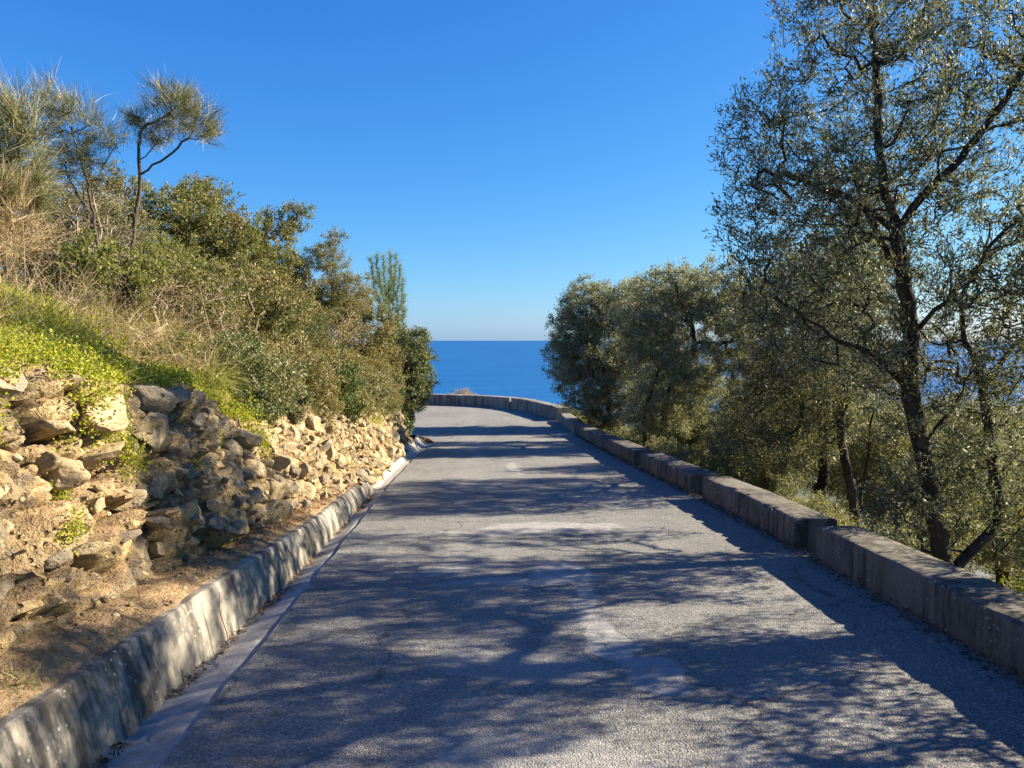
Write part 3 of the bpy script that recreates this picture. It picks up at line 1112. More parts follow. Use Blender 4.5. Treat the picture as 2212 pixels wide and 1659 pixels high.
def build_stones():
    r = np.random.default_rng(77)
    mes = []
    for k, (V, F) in enumerate(STONES):
        me = mesh('stone', V, F, True)
        me.materials.append(M['stone'])
        mes.append(me)
    placed = []      # y, t*height, radius

    def ok(y, h, rad, f):
        for a, b_, c in placed:
            if (a - y) ** 2 + (b_ - h) ** 2 < (f * (rad + c)) ** 2:
                return False
        return True
    count = 0
    # rows of regions: y range, t range, size range, number, spacing factor
    regs = [(2.2, 5.8, .42, 1.02, .13, .25, 34, .64), (2.2, 6.4, .22, .97, .08, .16, 46, .64), (4.6, 7.2, .02, .55, .09, .17, 60, .62),
            (5.4, 9.6, .03, .98, .10, .19, 110, .60), (6.4, 12.0, .02, 1.0, .065, .12, 200, .6), (11.2, 18.9, .02, 1.0, .09, .16, 130, .58)]
    small = []
    spec = []
    for (y0, y1, t0, t1, s0, s1, n, f) in regs:
        tries = 0
        got = 0
        while got < n and tries < n * 40:
            tries += 1
            y, t = r.uniform(y0, y1), r.uniform(t0, t1)
            s = r.uniform(s0, s1)
            hh = (htop(y) - foot_h(y)) * t
            if not ok(y, hh, s, f):
                continue
            placed.append((y, hh, s))
            spec.append((y, t, s))
            got += 1
    vis = sorted(spec, key=lambda q: -q[2] / max(q[0], 2.5))
    for (y, t, s) in vis[:298]:
        p, nrm = bank_surface(y, t)
        nrm = nrm / np.linalg.norm(nrm)
        o = obj('stone', mes[r.integers(len(mes))], None, bank)
        o.location = p - nrm * s * (r.uniform(.25, .62) if y < 6 else r.uniform(.1, .45))
        o.rotation_euler = (r.normal(0, .28), r.normal(0, .28), r.uniform(0, 6.28))
        st = r.uniform(.8, 1.3)
        o.scale = (s * r.uniform(.85, 1.25), s * st, s * (r.uniform(.6, .9) if y < 5.8 else r.uniform(.8, 1.2)))
    parts = []

    def rot(r):
        q = Matrix.Rotation(r.uniform(0, 6.28), 3, 'Z') @ Matrix.Rotation(r.uniform(0, 6.28), 3, 'X')
        return np.array(q)
    for (y, t, s) in vis[298:]:
        p, nrm = bank_surface(y, t)
        V, F = STONES[r.integers(len(STONES))]
        parts.append(((V * s) @ rot(r).T + p - nrm * s * .15, F))
    # pebbles filling the face and lying on the shelf
    import bmesh
    bm = bmesh.new()
    bmesh.ops.create_icosphere(bm, subdivisions=2, radius=1.0)
    PV = np.array([v.co for v in bm.verts])
    PF = np.array([[v.index for v in f.verts] for f in bm.faces])
    bm.free()
    for k in range(800):
        y = r.uniform(2.4, 18.5)
        s = r.uniform(.014, .036) * (1 if y < 12 else 1.3)
        if r.uniform() < .8:
            p, nrm = bank_surface(y, r.uniform(0, 1))
            p = p + r.normal(0, .02, 3)
        else:
            i = int(np.argmin(np.abs(BQ[:, 1] - y)))
            p = BV[i, r.integers(1, NSH + 2)] + r.normal(0, .015, 3)
            s *= .6
        V = PV * (1 + .25 * vnoise(PV * 1.5 + k, 3)[:, None]) * np.array([1, r.uniform(.7, 1), r.uniform(.5, .9)])
        parts.append(((V * s) @ rot(r).T + p, PF))
    V, F = join(parts)
    b = NB('rubble_stone')
    g = b.n('ShaderNodeNewGeometry')
    n2 = b.noise(g.outputs['Position'], 30, 4, 0.7)
    col = b.ramp(g.outputs['Random Per Island'], [(0.0, (0.14, 0.115, 0.08)), (0.35, (0.31, 0.23, 0.125)), (0.75, (0.45, 0.355, 0.215)), (1.0, (0.52, 0.43, 0.29))])
    col = b.mix(1.0, col, b.ramp(n2, [(0.3, 0.6), (0.7, 1.15)]), 'MULTIPLY')
    m = b.end(b.bsdf(col, 0.92, 0.15, b.bump(n2, 0.8, 0.03)))
    tag(obj('rubble', mesh('rubble', V, F, True), m, bank), kind='stuff')


build_stones()

# ------------------------------------------------------------------ right side: low parapet blocks
def parapet(name, path, height, width, mat, label, group, seed, step=0.05, zfun=None, chip=1.0):
    q = rline(path, step)
    if len(path) > 3:
        for _ in range(12):
            q[1:-1] = .25 * q[:-2] + .5 * q[1:-1] + .25 * q[2:]
    T = np.gradient(q, axis=0)
    T /= np.linalg.norm(T, axis=1, keepdims=True)
    N = np.stack([T[:, 1], -T[:, 0]], 1)                 # outwards, away from the road
    c = 0.018
    prof = [(0, -.25)] + [(0, h) for h in np.linspace(-.03, height - c, 9)] + [(c * .35, height - c * .35), (c, height)]
    prof += [(u, height + .004 * math.sin(u * 9)) for u in np.linspace(c, width - c, 8)[1:]] + [(width - c * .3, height - c * .3), (width, height - c), (width, height * .4), (width, -.3)]
    prof = np.asarray(prof)
    n, m = len(q), len(prof)
    V = np.zeros((n, m, 3))
    for i in range(n):
        x, y = q[i]
        z0 = zr(y)
        V[i, :, 0] = x + N[i, 0] * prof[:, 0]
        V[i, :, 1] = y + N[i, 1] * prof[:, 0]
        V[i, :, 2] = z0 + prof[:, 1]
    P = V.reshape(-1, 3)
    w3 = fbm(P * 3.0, 4, seed)
    nn = np.repeat(np.c_[N, np.zeros(n)], m, 0)
    P = P + nn * (0.010 * w3)[:, None]
    top = np.tile(np.clip((prof[:, 1] - height + .05) / .05, 0, 1), n)
    P[:, 2] += top * (0.010 * fbm(P * np.array([3, 3, 3]), 4, seed + 5))
    # chipped arris
    edge = np.tile(np.exp(-((prof[:, 0] - 0.01) / .03) ** 2) * np.clip((prof[:, 1] - height + .06) / .05, 0, 1), n)
    ch = np.clip(fbm(P * 7, 3, seed + 9) - .12, 0, 1) * chip
    P = P + (nn * 0.09 - np.array([[0, 0, .09]])) * (edge * ch * 1.7)[:, None]
    F = grid_faces(n, m)
    # end faces
    def cap(e, flip):
        f = []
        for i in range(m // 2):
            j = m - 1 - i
            if j - i < 2:
                break
            f.append([e + i, e + i + 1, e + j - 1, e + j])
        f = np.array(f)
        return f[:, ::-1] if flip else f
    F = np.vstack([F, cap(0, True), cap((n - 1) * m, False)])
    o = obj(name, mesh(name, P, F, True), mat)
    me = o.data
    # keep the arrises crisp
    try:
        me.set_sharp_from_angle(angle=R(38))
    except Exception:
        pass
    tag(o, label, 'parapet', group)
    return o


GP = 'low concrete parapet blocks along the right of the road'
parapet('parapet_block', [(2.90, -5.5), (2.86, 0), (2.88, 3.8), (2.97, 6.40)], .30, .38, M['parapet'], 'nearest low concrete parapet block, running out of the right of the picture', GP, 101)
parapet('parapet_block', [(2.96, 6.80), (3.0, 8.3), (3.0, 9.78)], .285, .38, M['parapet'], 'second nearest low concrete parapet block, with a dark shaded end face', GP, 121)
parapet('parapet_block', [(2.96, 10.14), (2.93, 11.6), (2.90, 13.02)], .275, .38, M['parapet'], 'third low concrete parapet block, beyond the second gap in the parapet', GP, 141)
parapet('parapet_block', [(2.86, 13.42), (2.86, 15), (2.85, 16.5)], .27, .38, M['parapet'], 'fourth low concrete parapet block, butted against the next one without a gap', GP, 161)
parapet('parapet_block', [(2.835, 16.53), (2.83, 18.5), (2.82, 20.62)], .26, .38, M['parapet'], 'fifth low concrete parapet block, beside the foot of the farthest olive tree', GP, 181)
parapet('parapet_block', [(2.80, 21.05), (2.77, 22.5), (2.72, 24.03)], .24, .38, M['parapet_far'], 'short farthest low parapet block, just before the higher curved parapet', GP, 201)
GC = 'higher curved parapet around the bend'
CURV = [(2.71, 24.08), (2.55, 24.9), (2.35, 25.6), (1.86, 27.35), (1.27, 28.4), (-0.03, 29.4), (-1.88, 30.0), (-5, 30.35), (-10, 30.4)]
cq = rline(CURV, 0.05)
for _ in range(60):
    cq[1:-1] = .25 * cq[:-2] + .5 * cq[1:-1] + .25 * cq[2:]
ci = int(np.argmin(np.abs(cq[:, 1] - 28.15) + 10 * (cq[:, 0] < 0)))
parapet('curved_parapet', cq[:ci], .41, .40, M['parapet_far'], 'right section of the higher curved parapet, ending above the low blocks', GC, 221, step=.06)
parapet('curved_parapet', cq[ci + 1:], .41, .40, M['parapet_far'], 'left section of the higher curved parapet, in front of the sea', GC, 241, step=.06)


# ------------------------------------------------------------------ olive trees on the right
def finish_tree(name, label, cat, pl, r0, base, wood_mat, leaf_me, leaf_mat_, group=None, rtip=0.0025, power=2.3, trunk_name='trunk', crown_name='crown', minr=0.0):
    root = thing(name, label, cat, tuple(base), group)
    V, F = pl.wood(r0, rtip, power, minr=minr)
    obj(trunk_name, mesh(trunk_name, V - base, F, True), wood_mat, root)
    V, F = leaf_me
    obj(crown_name, mesh(crown_name, V - base, F), leaf_mat_, root)
    return root


GO = 'olive trees behind the right parapet'


def hero_olive():
    r = np.random.default_rng(3)
    pl = Plant(r)
    A = lambda x, y, Y: at(x, y, Y)
    base = A(2042, 1250, 6.6)
    pl.limb([base, A(2028, 1150, 6.6), A(2008, 1060, 6.6), A(1992, 960, 6.62), A(1965, 850, 6.6), A(1968, 720, 6.55), A(1952, 600, 6.5), A(1938, 500, 6.5)], .1, wob=.006)
    pl.limb([A(1938, 500, 6.5), A(1880, 455, 6.45), A(1820, 420, 6.4), A(1740, 388, 6.3), A(1650, 372, 6.2)], .1, wob=.01)
    pl.limb([A(1936, 490, 6.5), A(1908, 400, 6.55), A(1898, 300, 6.6), A(1892, 180, 6.65), A(1885, 60, 6.7), A(1878, -60, 6.7)], .1, wob=.008)
    pl.limb([A(1942, 490, 6.5), A(2000, 412, 6.4), A(2090, 330, 6.3), A(2160, 235, 6.25), A(2215, 130, 6.2)], .1, wob=.01)
    pl.limb([A(1952, 600, 6.5), A(1900, 520, 6.9), A(1860, 430, 7.2), A(1840, 330, 7.4)], .1, wob=.01)
    pl.limb([A(1965, 850, 6.6), A(1905, 772, 6.45), A(1835, 745, 6.3), A(1750, 700, 6.2), A(1680, 640, 6.1)], .1, wob=.01)
    pl.limb([A(1968, 730, 6.55), A(2040, 650, 6.45), A(2110, 570, 6.3), A(2170, 500, 6.2)], .1, wob=.01)
    pl.limb([A(1992, 960, 6.62), A(2060, 880, 6.4), A(2100, 800, 6.2)], .1, wob=.01)
    # the second stem, leaning away to the right from the same foot
    pl.limb([base, A(2085, 1205, 6.62), A(2125, 1165, 6.65), A(2165, 1125, 6.7), A(2150, 1040, 6.75), A(2138, 940, 6.8), A(2120, 830, 6.8)], .1, start=0, wob=.006)
    pl.limb([A(2120, 830, 6.8), A(2085, 730, 6.75), A(2072, 640, 6.7), A(2130, 560, 6.7)], .1, wob=.008)
    pl.limb([A(2125, 850, 6.8), A(2170, 770, 6.75), A(2220, 715, 6.7), A(2290, 640, 6.6)], .1, wob=.008)
    lob = []
    for (x, y, Y, rx, ry, rd) in [(1905, 215, 6.6, 300, 300, 1.05), (1880, -60, 6.7, 240, 190, .9), (2180, 310, 6.4, 250, 270, 1.0), (1735, 420, 6.4, 190, 150, .8),
                                  (1700, 590, 6.3, 165, 110, .7), (1930, 600, 6.6, 270, 170, .9), (2180, 640, 6.6, 190, 220, .9), (1830, 760, 6.4, 190, 100, .6),
                                  (2080, 880, 6.6, 210, 170, .7), (2150, 60, 6.4, 190, 160, .8), (1880, 330, 7.5, 230, 240, .55), (1800, 640, 7.3, 170, 120, .5)]:
        c = A(x, y, Y)
        lob.append((c[0], c[1], c[2], px(rx, Y), rd, px(ry, Y)))
    lob.append((3.9, 8.25, 2.6, .95, .6, .9))
    lob.append((4.3, 8.1, 1.5, .75, .5, .75))
    for (x, y, Y, rx, ry, rd) in [(1640, 300, 6.4, 110, 140, .6), (1595, 480, 6.3, 90, 110, .5), (2130, 790, 7.0, 160, 130, .5), (2190, 960, 7.0, 120, 140, .5), (2060, 1040, 7.0, 150, 110, .4)]:
        c = A(x, y, Y)
        lob.append((c[0], c[1], c[2], px(rx, Y), rd, px(ry, Y)))
    pts = sample_lobes(lob, 3900, r, .15, seed=4, hole=-.42, hscale=1.8)
    low = sample_lobes([(4.1, 6.6, .05, .75, .6, .6), (4.8, 6.6, .3, .8, .7, .7)], 330, r, .2, seed=8)
    pl.grow(np.vstack([pts, low]), .085, .25)
    lf = foliage(pl, 106000, .054, .0125, .5, .6, .3, 0, .035)
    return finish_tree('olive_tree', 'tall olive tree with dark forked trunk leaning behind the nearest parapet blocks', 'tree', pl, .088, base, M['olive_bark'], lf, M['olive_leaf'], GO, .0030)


hero_olive()


def olive(base, lobes, n, dens, L, W, seed, label, r0, leafm, group=GO, trunks=None, low=0, step=.11, last=.42, hole=-.3, shell=.35, name='olive_tree', up=.15):
    r = np.random.default_rng(seed)
    base = np.asarray(base, float)
    pl = Plant(r)
    lob = np.asarray(lobes, float)
    cen = lob[:, :3].mean(0)
    if trunks is None:
        trunks = [[base, base * .6 + cen * .4 + r.normal(0, .15, 3) * [1, 1, 0], cen]]
    first = True
    for tr in trunks:
        pl.limb(tr, .12, None if first else (0 if np.linalg.norm(np.asarray(tr[0]) - base) < .05 else None), wob=.014)
        first = False
    for l in lob:
        s = pl.P[pl.nearest(l[:3] * .5 + cen * .5)]
        pl.limb([s, s * .45 + l[:3] * .55 + r.normal(0, .1, 3), l[:3] + np.array([0, 0, l[5] * .35])], .12, wob=.015)
    pts = sample_lobes(lobes, n, r, shell, seed=seed, hole=hole)
    pl.grow(pts, step, .25)
    lf = foliage(pl, dens, L, W, last, .7, up + .1, 0, .055)
    return finish_tree(name, label, 'tree', pl, r0, base, M['olive_bark'], lf, leafm, group, .0045)


A = at
# second tree: darker, yellowing, behind the second and third blocks
olive(A(1850, 1150, 10.6), [(5.0, 10.9, 1.2, 1.0, .95, 1.05), (4.3, 10.8, .75, .75, .8, .8), (5.3, 10.9, 2.3, .95, .9, .8), (4.6, 11.2, 2.2, .7, .7, .6), (4.5, 10.7, -.05, .6, .7, .45), (4.9, 12.1, 1.9, .9, .65, .9), (4.7, 9.85, 1.5, .85, .6, .85), (4.9, 9.9, 2.6, .8, .55, .7), (5.0, 12.2, .8, .9, .6, .8), (4.4, 12.0, -.1, .7, .7, .5), (5.7, 10.4, .6, .8, .8, .8)],
      2300, 64000, .06, .017, 21, 'yellowing olive tree with crooked trunk behind the third parapet block', .062, M['olive_leaf_yellow'],
      trunks=[[A(1850, 1150, 10.6), A(1838, 1040, 10.6), A(1812, 950, 10.6), A(1826, 840, 10.7), A(1840, 720, 10.8), A(1850, 600, 10.9)],
              [A(1850, 1150, 10.6), A(1868, 1050, 10.8), A(1880, 930, 10.9), A(1900, 800, 11.0)]])
# middle trees with silvery sunlit crowns
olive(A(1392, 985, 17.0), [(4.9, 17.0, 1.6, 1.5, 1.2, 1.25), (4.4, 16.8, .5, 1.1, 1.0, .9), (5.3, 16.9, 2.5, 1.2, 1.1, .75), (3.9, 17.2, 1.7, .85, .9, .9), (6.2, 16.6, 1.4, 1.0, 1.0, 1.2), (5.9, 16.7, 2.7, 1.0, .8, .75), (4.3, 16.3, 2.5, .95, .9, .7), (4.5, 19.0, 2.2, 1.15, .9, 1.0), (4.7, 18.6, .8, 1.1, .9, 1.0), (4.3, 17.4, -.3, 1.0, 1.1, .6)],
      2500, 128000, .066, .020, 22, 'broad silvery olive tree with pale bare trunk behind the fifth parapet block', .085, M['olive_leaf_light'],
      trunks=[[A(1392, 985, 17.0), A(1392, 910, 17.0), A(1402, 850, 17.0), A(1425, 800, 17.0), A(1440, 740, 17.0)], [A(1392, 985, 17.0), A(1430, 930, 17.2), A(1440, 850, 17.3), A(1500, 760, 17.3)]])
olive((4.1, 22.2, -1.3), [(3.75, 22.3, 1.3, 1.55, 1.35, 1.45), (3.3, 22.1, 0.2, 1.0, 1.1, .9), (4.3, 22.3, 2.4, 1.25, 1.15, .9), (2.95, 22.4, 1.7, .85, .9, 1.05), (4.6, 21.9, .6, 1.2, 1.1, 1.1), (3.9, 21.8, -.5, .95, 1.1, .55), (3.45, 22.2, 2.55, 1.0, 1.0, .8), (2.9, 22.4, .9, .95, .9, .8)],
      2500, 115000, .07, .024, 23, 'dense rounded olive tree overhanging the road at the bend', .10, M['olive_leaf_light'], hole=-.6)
olive((6.2, 13.6, -1.9), [(6.4, 13.9, .5, 1.2, 1.1, 1.1), (6.9, 13.7, 1.45, 1.1, 1.0, .85), (6.0, 13.8, -.3, 1.0, 1.0, .7)],
      1100, 42000, .065, .02, 24, 'smaller silvery olive tree set back between the yellowing and the broad silvery olive', .10, M['olive_leaf_light'])
# trees at and beyond the right edge of the frame: their crowns shade the near road
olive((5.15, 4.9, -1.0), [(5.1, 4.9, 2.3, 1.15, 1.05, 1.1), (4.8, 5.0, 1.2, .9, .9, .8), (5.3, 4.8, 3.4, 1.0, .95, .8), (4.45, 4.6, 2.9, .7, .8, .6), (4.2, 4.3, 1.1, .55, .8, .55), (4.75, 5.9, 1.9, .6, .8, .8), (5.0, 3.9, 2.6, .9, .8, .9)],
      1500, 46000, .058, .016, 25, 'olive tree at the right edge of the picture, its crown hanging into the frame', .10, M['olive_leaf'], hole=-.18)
olive((4.9, 2.7, -.8), [(4.9, 2.7, 2.2, 1.1, 1.0, 1.0), (4.7, 2.9, 3.3, 1.1, 1.0, .8), (4.3, 2.4, 1.4, .8, .9, .7), (4.0, 2.8, 2.7, .6, .8, .6), (4.1, 3.3, 1.0, .6, .8, .6), (4.8, 1.6, 2.6, .9, .8, .9)],
      1200, 36000, .058, .016, 26, 'olive tree just outside the right of the picture, beside the nearest parapet block', .10, M['olive_leaf'], hole=-.12)
olive((5.0, .5, -.7), [(4.9, .5, 2.3, 1.2, 1.1, 1.1), (4.6, .6, 3.4, 1.1, 1.0, .8), (4.2, .4, 1.5, .8, .9, .7)],
      800, 25000, .06, .017, 27, 'olive tree level with the viewer, outside the right of the picture', .10, M['olive_leaf'], hole=-.12)

# olives further down the slope: one built, the others copies turned and sized
GB = 'olive trees down the slope behind the first row'


def copy_tree(o, loc, rz, sc, label):
    c = o.copy()
    COL.objects.link(c)
    c.location = loc
    c.rotation_euler = (0, 0, rz)
    c.scale = (sc, sc, sc)
    c['label'] = label
    for ch in o.children:
        d = ch.copy()
        COL.objects.link(d)
        d.parent = c
    return c


zz = float(ground_z(8.6, 9.0))
slope0 = olive((8.6, 9.0, zz), [(8.6, 9.0, zz + 2.4, 1.3, 1.3, 1.1), (8.0, 9.2, zz + 1.5, 1.0, 1.0, .9), (9.2, 8.8, zz + 3.2, 1.1, 1.1, .8), (9.1, 9.3, zz + 1.6, 1.0, 1.0, .9)],
               1000, 38000, .075, .024, 31, 'sunlit olive tree down the slope, seen between the two nearest trunks', .12, M['olive_leaf_light'], group=GB, hole=-.4)
for k, (x, y, rz, sc, lb) in enumerate([
        (7.6, 11.9, 1.1, .85, 'sunlit olive tree down the slope behind the yellowing olive'),
        (9.6, 13.2, 2.3, 1.0, 'olive tree down the slope, to the right of the yellowing olive'),
        (8.3, 16.2, 3.4, 1.0, 'olive tree down the slope, right of the broad silvery olive'),
        (7.4, 19.6, 4.6, .95, 'olive tree down the slope between the broad silvery olive and the rounded one'),
        (11.5, 10.6, 5.3, 1.0, 'lower olive tree down the slope, seen through the tall olive'),
        (12.5, 15.5, .6, 1.1, 'farthest olive tree down the slope'),
        (5.2, 14.6, 1.5, .55, 'small olive bush down the slope behind the fourth parapet block'),
        (5.4, 18.6, 2.6, .66, 'small olive bush down the slope in the gap right of the rounded olive'),
        (4.9, 20.5, 3.9, .6, 'small olive bush at the foot of the rounded olive, on its right'),
        (6.6, 11.6, 4.4, .72, 'small olive down the slope below the crown of the yellowing olive'),
        (5.0, 12.9, 5.7, .5, 'small olive bush behind the third gap in the parapet'),
        (6.3, 20.6, 1.9, .95, 'olive tree down the slope right behind the rounded olive at the bend'),
        (6.2, 15.2, .2, .72, 'small olive tree down the slope just right of the pale bare trunk'),
        (8.0, 6.4, 2.9, .8, 'low olive tree down the slope near the right edge of the picture')]):
    copy_tree(slope0, (x, y, float(ground_z(x, y)) - .05), rz, sc, lb)


# ------------------------------------------------------------------ shrubs and small plants
def shrub(name, label, base, lobes, n, dens, L, W, leafm, seed, group, bark='shrub_bark', r0=.04, stems=5, upbias=.2, shell=.3, hole=-.12, last=.35, cat='shrub', zmin=None, hscale=2.6, rtip=.002, up=.2, extra=None):
    r = np.random.default_rng(seed)
    base = np.asarray(base, float)
    lob = np.asarray(lobes, float)
    pl = Plant(r)
    pl.add(base, -1)
    for k in range(stems):
        l = lob[k % len(lob)]
        tgt = l[:3] + r.normal(0, .3, 3) * l[3:6]
        m = base * .5 + tgt * .5 + r.normal(0, .12, 3)
        pl.limb([base + np.r_[r.normal(0, .03, 2), 0], m, tgt], .12, start=0, wob=.02)
    if extra:
        for e in extra:
            pl.limb(e, .1, wob=.012)
    pts = sample_lobes(lobes, n, r, shell, zmin, seed, hole, hscale)
    pl.grow(pts, .11, .3)
    lf = foliage(pl, int(dens * .85), L, W, last, .95, up, upbias, .028)
    root = thing(name, label, cat, tuple(base), group)
    V, F = pl.wood(r0, rtip, 2.4)
    obj('stems', mesh('stems', V - base, F, True), M[bark], root)
    V, F = lf
    obj('foliage', mesh('foliage', V - base, F), leafm, root)
    return root


def E_(x, y, Y, rx, ry, rd):
    c = at(x, y, Y)
    return (c[0], c[1], c[2], px(rx, Y), rd, px(ry, Y))


GS = 'evergreen shrubs on top of the left bank'
shrub('mastic_shrub', 'olive-green shrub behind the little bare-trunked broom tree', at(330, 640, 11), [E_(330, 520, 11, 120, 110, .7), E_(240, 440, 11.5, 90, 90, .6), E_(390, 460, 11, 85, 75, .6), E_(300, 600, 10.5, 110, 80, .6)],
      950, 44000, .042, .018, M['mastic_leaf'], 201, GS, shell=.2, hole=-.3)
shrub('mastic_shrub', 'tall olive-green shrub with a bushy top right of the broom tree', at(470, 700, 11.5), [E_(450, 480, 11.8, 90, 95, .7), E_(500, 540, 11.5, 85, 110, .7), E_(440, 600, 11.2, 95, 90, .6), E_(430, 425, 12, 55, 45, .5)],
      1150, 52000, .042, .018, M['mastic_leaf'], 202, GS, shell=.2, hole=-.3)
c0, c1, c2, c3 = at(560, 640, 12.6), at(585, 545, 12.6), at(625, 490, 12.6), at(668, 448, 12.6)
shrub('mastic_shrub', 'shrub with a long bare branch reaching up right to a reddish leafy tip', at(560, 760, 12.5), [E_(585, 500, 12.6, 70, 55, .5), E_(640, 465, 12.6, 38, 30, .35), E_(560, 600, 12.5, 80, 80, .6), E_(600, 560, 12.5, 55, 45, .45), E_(545, 690, 12.2, 80, 80, .6)],
      900, 40000, .042, .018, M['mastic_leaf'], 203, GS, shell=.2, extra=[[c0, c1, c2, c3]])
shrub('heath_shrub', 'feathery thin-topped shrub in the dip of the shrub line', at(690, 760, 14), [E_(700, 575, 14, 55, 60, .4), E_(722, 520, 14, 30, 26, .3), E_(690, 660, 14, 85, 80, .6), E_(755, 640, 14, 60, 55, .5), E_(650, 600, 14, 50, 55, .4)],
      1000, 50000, .036, .011, M['brown_leaf'], 204, GS, shell=.2, hole=-.35, up=.5, upbias=0)
shrub('mastic_shrub', 'bronze-green shrub above the middle of the stony bank', at(640, 880, 12.2), [E_(630, 770, 12.2, 105, 90, .7), E_(580, 840, 11.8, 80, 70, .5), E_(690, 830, 12.6, 85, 80, .6), E_(620, 690, 12.6, 80, 70, .6)],
      1500, 60000, .04, .017, M['brown_leaf'], 205, GS, shell=.2)
shrub('mastic_shrub', 'dark green bush hanging over the stones right of the pale grass tuft', at(520, 900, 9.0), [E_(520, 820, 9.0, 50, 75, .4), E_(545, 890, 9.0, 55, 60, .35), E_(500, 750, 9.4, 55, 60, .4)],
      650, 24000, .038, .017, M['dark_leaf'], 206, GS)
shrub('mastic_shrub', 'bronze bush running down to the stones left of the dark rounded bush', at(780, 900, 15.5), [E_(780, 720, 15.5, 85, 80, .7), E_(760, 810, 15, 90, 75, .7), E_(830, 780, 16, 50, 70, .6), E_(760, 650, 16, 55, 45, .5), E_(740, 860, 14, 70, 45, .5)],
      1700, 60000, .045, .019, M['brown_leaf'], 207, GS, shell=.2)
shrub('rounded_bush', 'dark rounded bush overhanging the gutter at the inside of the bend', at(875, 960, 18.0), [E_(890, 770, 18.2, 52, 75, .9), E_(868, 850, 17.8, 62, 70, .8), E_(905, 820, 18.0, 40, 55, .7), E_(850, 740, 18.6, 40, 45, .6), E_(862, 915, 17.4, 45, 32, .5)],
      1700, 56000, .055, .024, M['dark_leaf'], 208, GS, hole=-.55)
shrub('mastic_shrub', 'pale green shrub behind the dry grass in the middle of the bank top', at(420, 720, 9.6), [E_(420, 610, 9.8, 75, 70, .5), E_(350, 560, 10, 60, 60, .45), E_(480, 640, 9.8, 60, 65, .45)],
      480, 16000, .05, .010, M['fresh_leaf'], 209, GS, up=.45, upbias=0, hole=-.1)
shrub('mastic_shrub', 'olive-green shrub under the bare broom at the far left', at(120, 620, 9.2), [E_(120, 540, 9.4, 110, 70, .5), E_(60, 500, 9.6, 80, 70, .5), E_(200, 590, 9.2, 70, 55, .45)],
      520, 22000, .04, .016, M['mastic_leaf'], 210, GS, hole=-.1)

shrub('mastic_shrub', 'bronze-green bush draped over the stones in the middle of the bank rim', at(640, 925, 10.4), [E_(620, 880, 10.4, 75, 55, .4), E_(560, 850, 10.0, 60, 60, .4), E_(690, 890, 10.8, 65, 45, .4), E_(650, 820, 11, 90, 60, .5)],
      900, 40000, .038, .016, M['brown_leaf'], 211, GS)
shrub('mastic_shrub', 'green bush on the rim between the bronze bushes', at(735, 930, 12.6), [E_(730, 880, 12.8, 60, 50, .4), E_(780, 890, 13.4, 50, 40, .4), E_(720, 810, 13.4, 80, 70, .5)],
      800, 34000, .04, .017, M['mastic_leaf'], 212, GS)
shrub('mastic_shrub', 'dull green undergrowth shrub below the tall bushy-topped shrub', at(470, 760, 10.6), [E_(470, 690, 10.6, 90, 75, .5), E_(400, 680, 10.2, 80, 60, .5), E_(540, 720, 11, 70, 70, .5)],
      900, 40000, .04, .016, M['mastic_leaf'], 213, GS)
shrub('mastic_shrub', 'dull green undergrowth shrub behind the dry twigs at the left', at(180, 700, 9.4), [E_(180, 620, 9.6, 110, 70, .5), E_(70, 590, 9.6, 100, 80, .5), E_(290, 640, 9.8, 90, 65, .5)],
      900, 36000, .04, .015, M['mastic_leaf'], 214, GS, hole=-.15)
def rim_point(y, d):
    i = int(np.argmin(np.abs(BQ[:, 1] - y)))
    top = BV[i, NSH + NTF - 1:]
    dd = np.linalg.norm(top[:, :2] - top[0, :2], axis=1)
    return np.array([np.interp(d, dd, top[:, k]) for k in range(3)])


for k, (y, d, s, lm, lb) in enumerate([
        (7.9, .45, .50, 'dark_leaf', 'small dark bush on the rim just beyond the pale grass tuft'),
        (8.8, .30, .42, 'sage_leaf', 'grey-green bush low on the rim above the round cobbles'),
        (9.8, .25, .52, 'brown_leaf', 'bronze bush low on the rim above the end of the earth shelf'),
        (10.9, .25, .48, 'deep_leaf', 'deep green bush on the rim above the end of the kerb'),
        (12.0, .30, .60, 'brown_leaf', 'bronze bush on the rim just past the end of the kerb'),
        (13.3, .30, .52, 'sage_leaf', 'grey-green bush on the rim beside the second bronze bush'),
        (14.7, .30, .66, 'brown_leaf', 'bronze bush low on the rim before the bend'),
        (16.2, .30, .68, 'dark_leaf', 'dark green bush on the rim next to the dark rounded bush'),
        (8.6, 1.15, .70, 'mastic_leaf', 'olive-green bush on the slope behind the pale grass tuft'),
        (9.9, 1.10, .95, 'brown_leaf', 'bronze bush on the slope below the branch with the leafy tip'),
        (11.3, 1.10, .80, 'deep_leaf', 'deep green bush on the slope below the feathery shrub'),
        (7.6, 1.50, .55, 'fresh_leaf', 'pale green bush on the slope among the dry grass'),
        (13.0, 1.0, 1.1, 'brown_leaf', 'large bronze bush on the slope in the middle of the shrubs')]):
    p = rim_point(y, d)
    q = rim_point(y, 0)
    shrub('mastic_shrub', lb, p - np.array([0, 0, .05]), [(p[0], p[1], p[2] + s * .45, s, s * 1.15, s * .75), (p[0] - .1, p[1] + s * .7, p[2] + s * .55, s * .8, s * .7, s * .7),
          ((p[0] + q[0]) / 2 + .1, p[1] - s * .4, (p[2] + q[2]) / 2 + s * .12, s * .65, s * .8, s * .5), (p[0], p[1] - s * .5, p[2] + s * .75, s * .6, s * .6, s * .55)],
          520, 21000, (.034, .048, .040, .055)[k % 4], (.016, .019, .011, .017)[k % 4], M[lm], 220 + k, GS, up=.3)
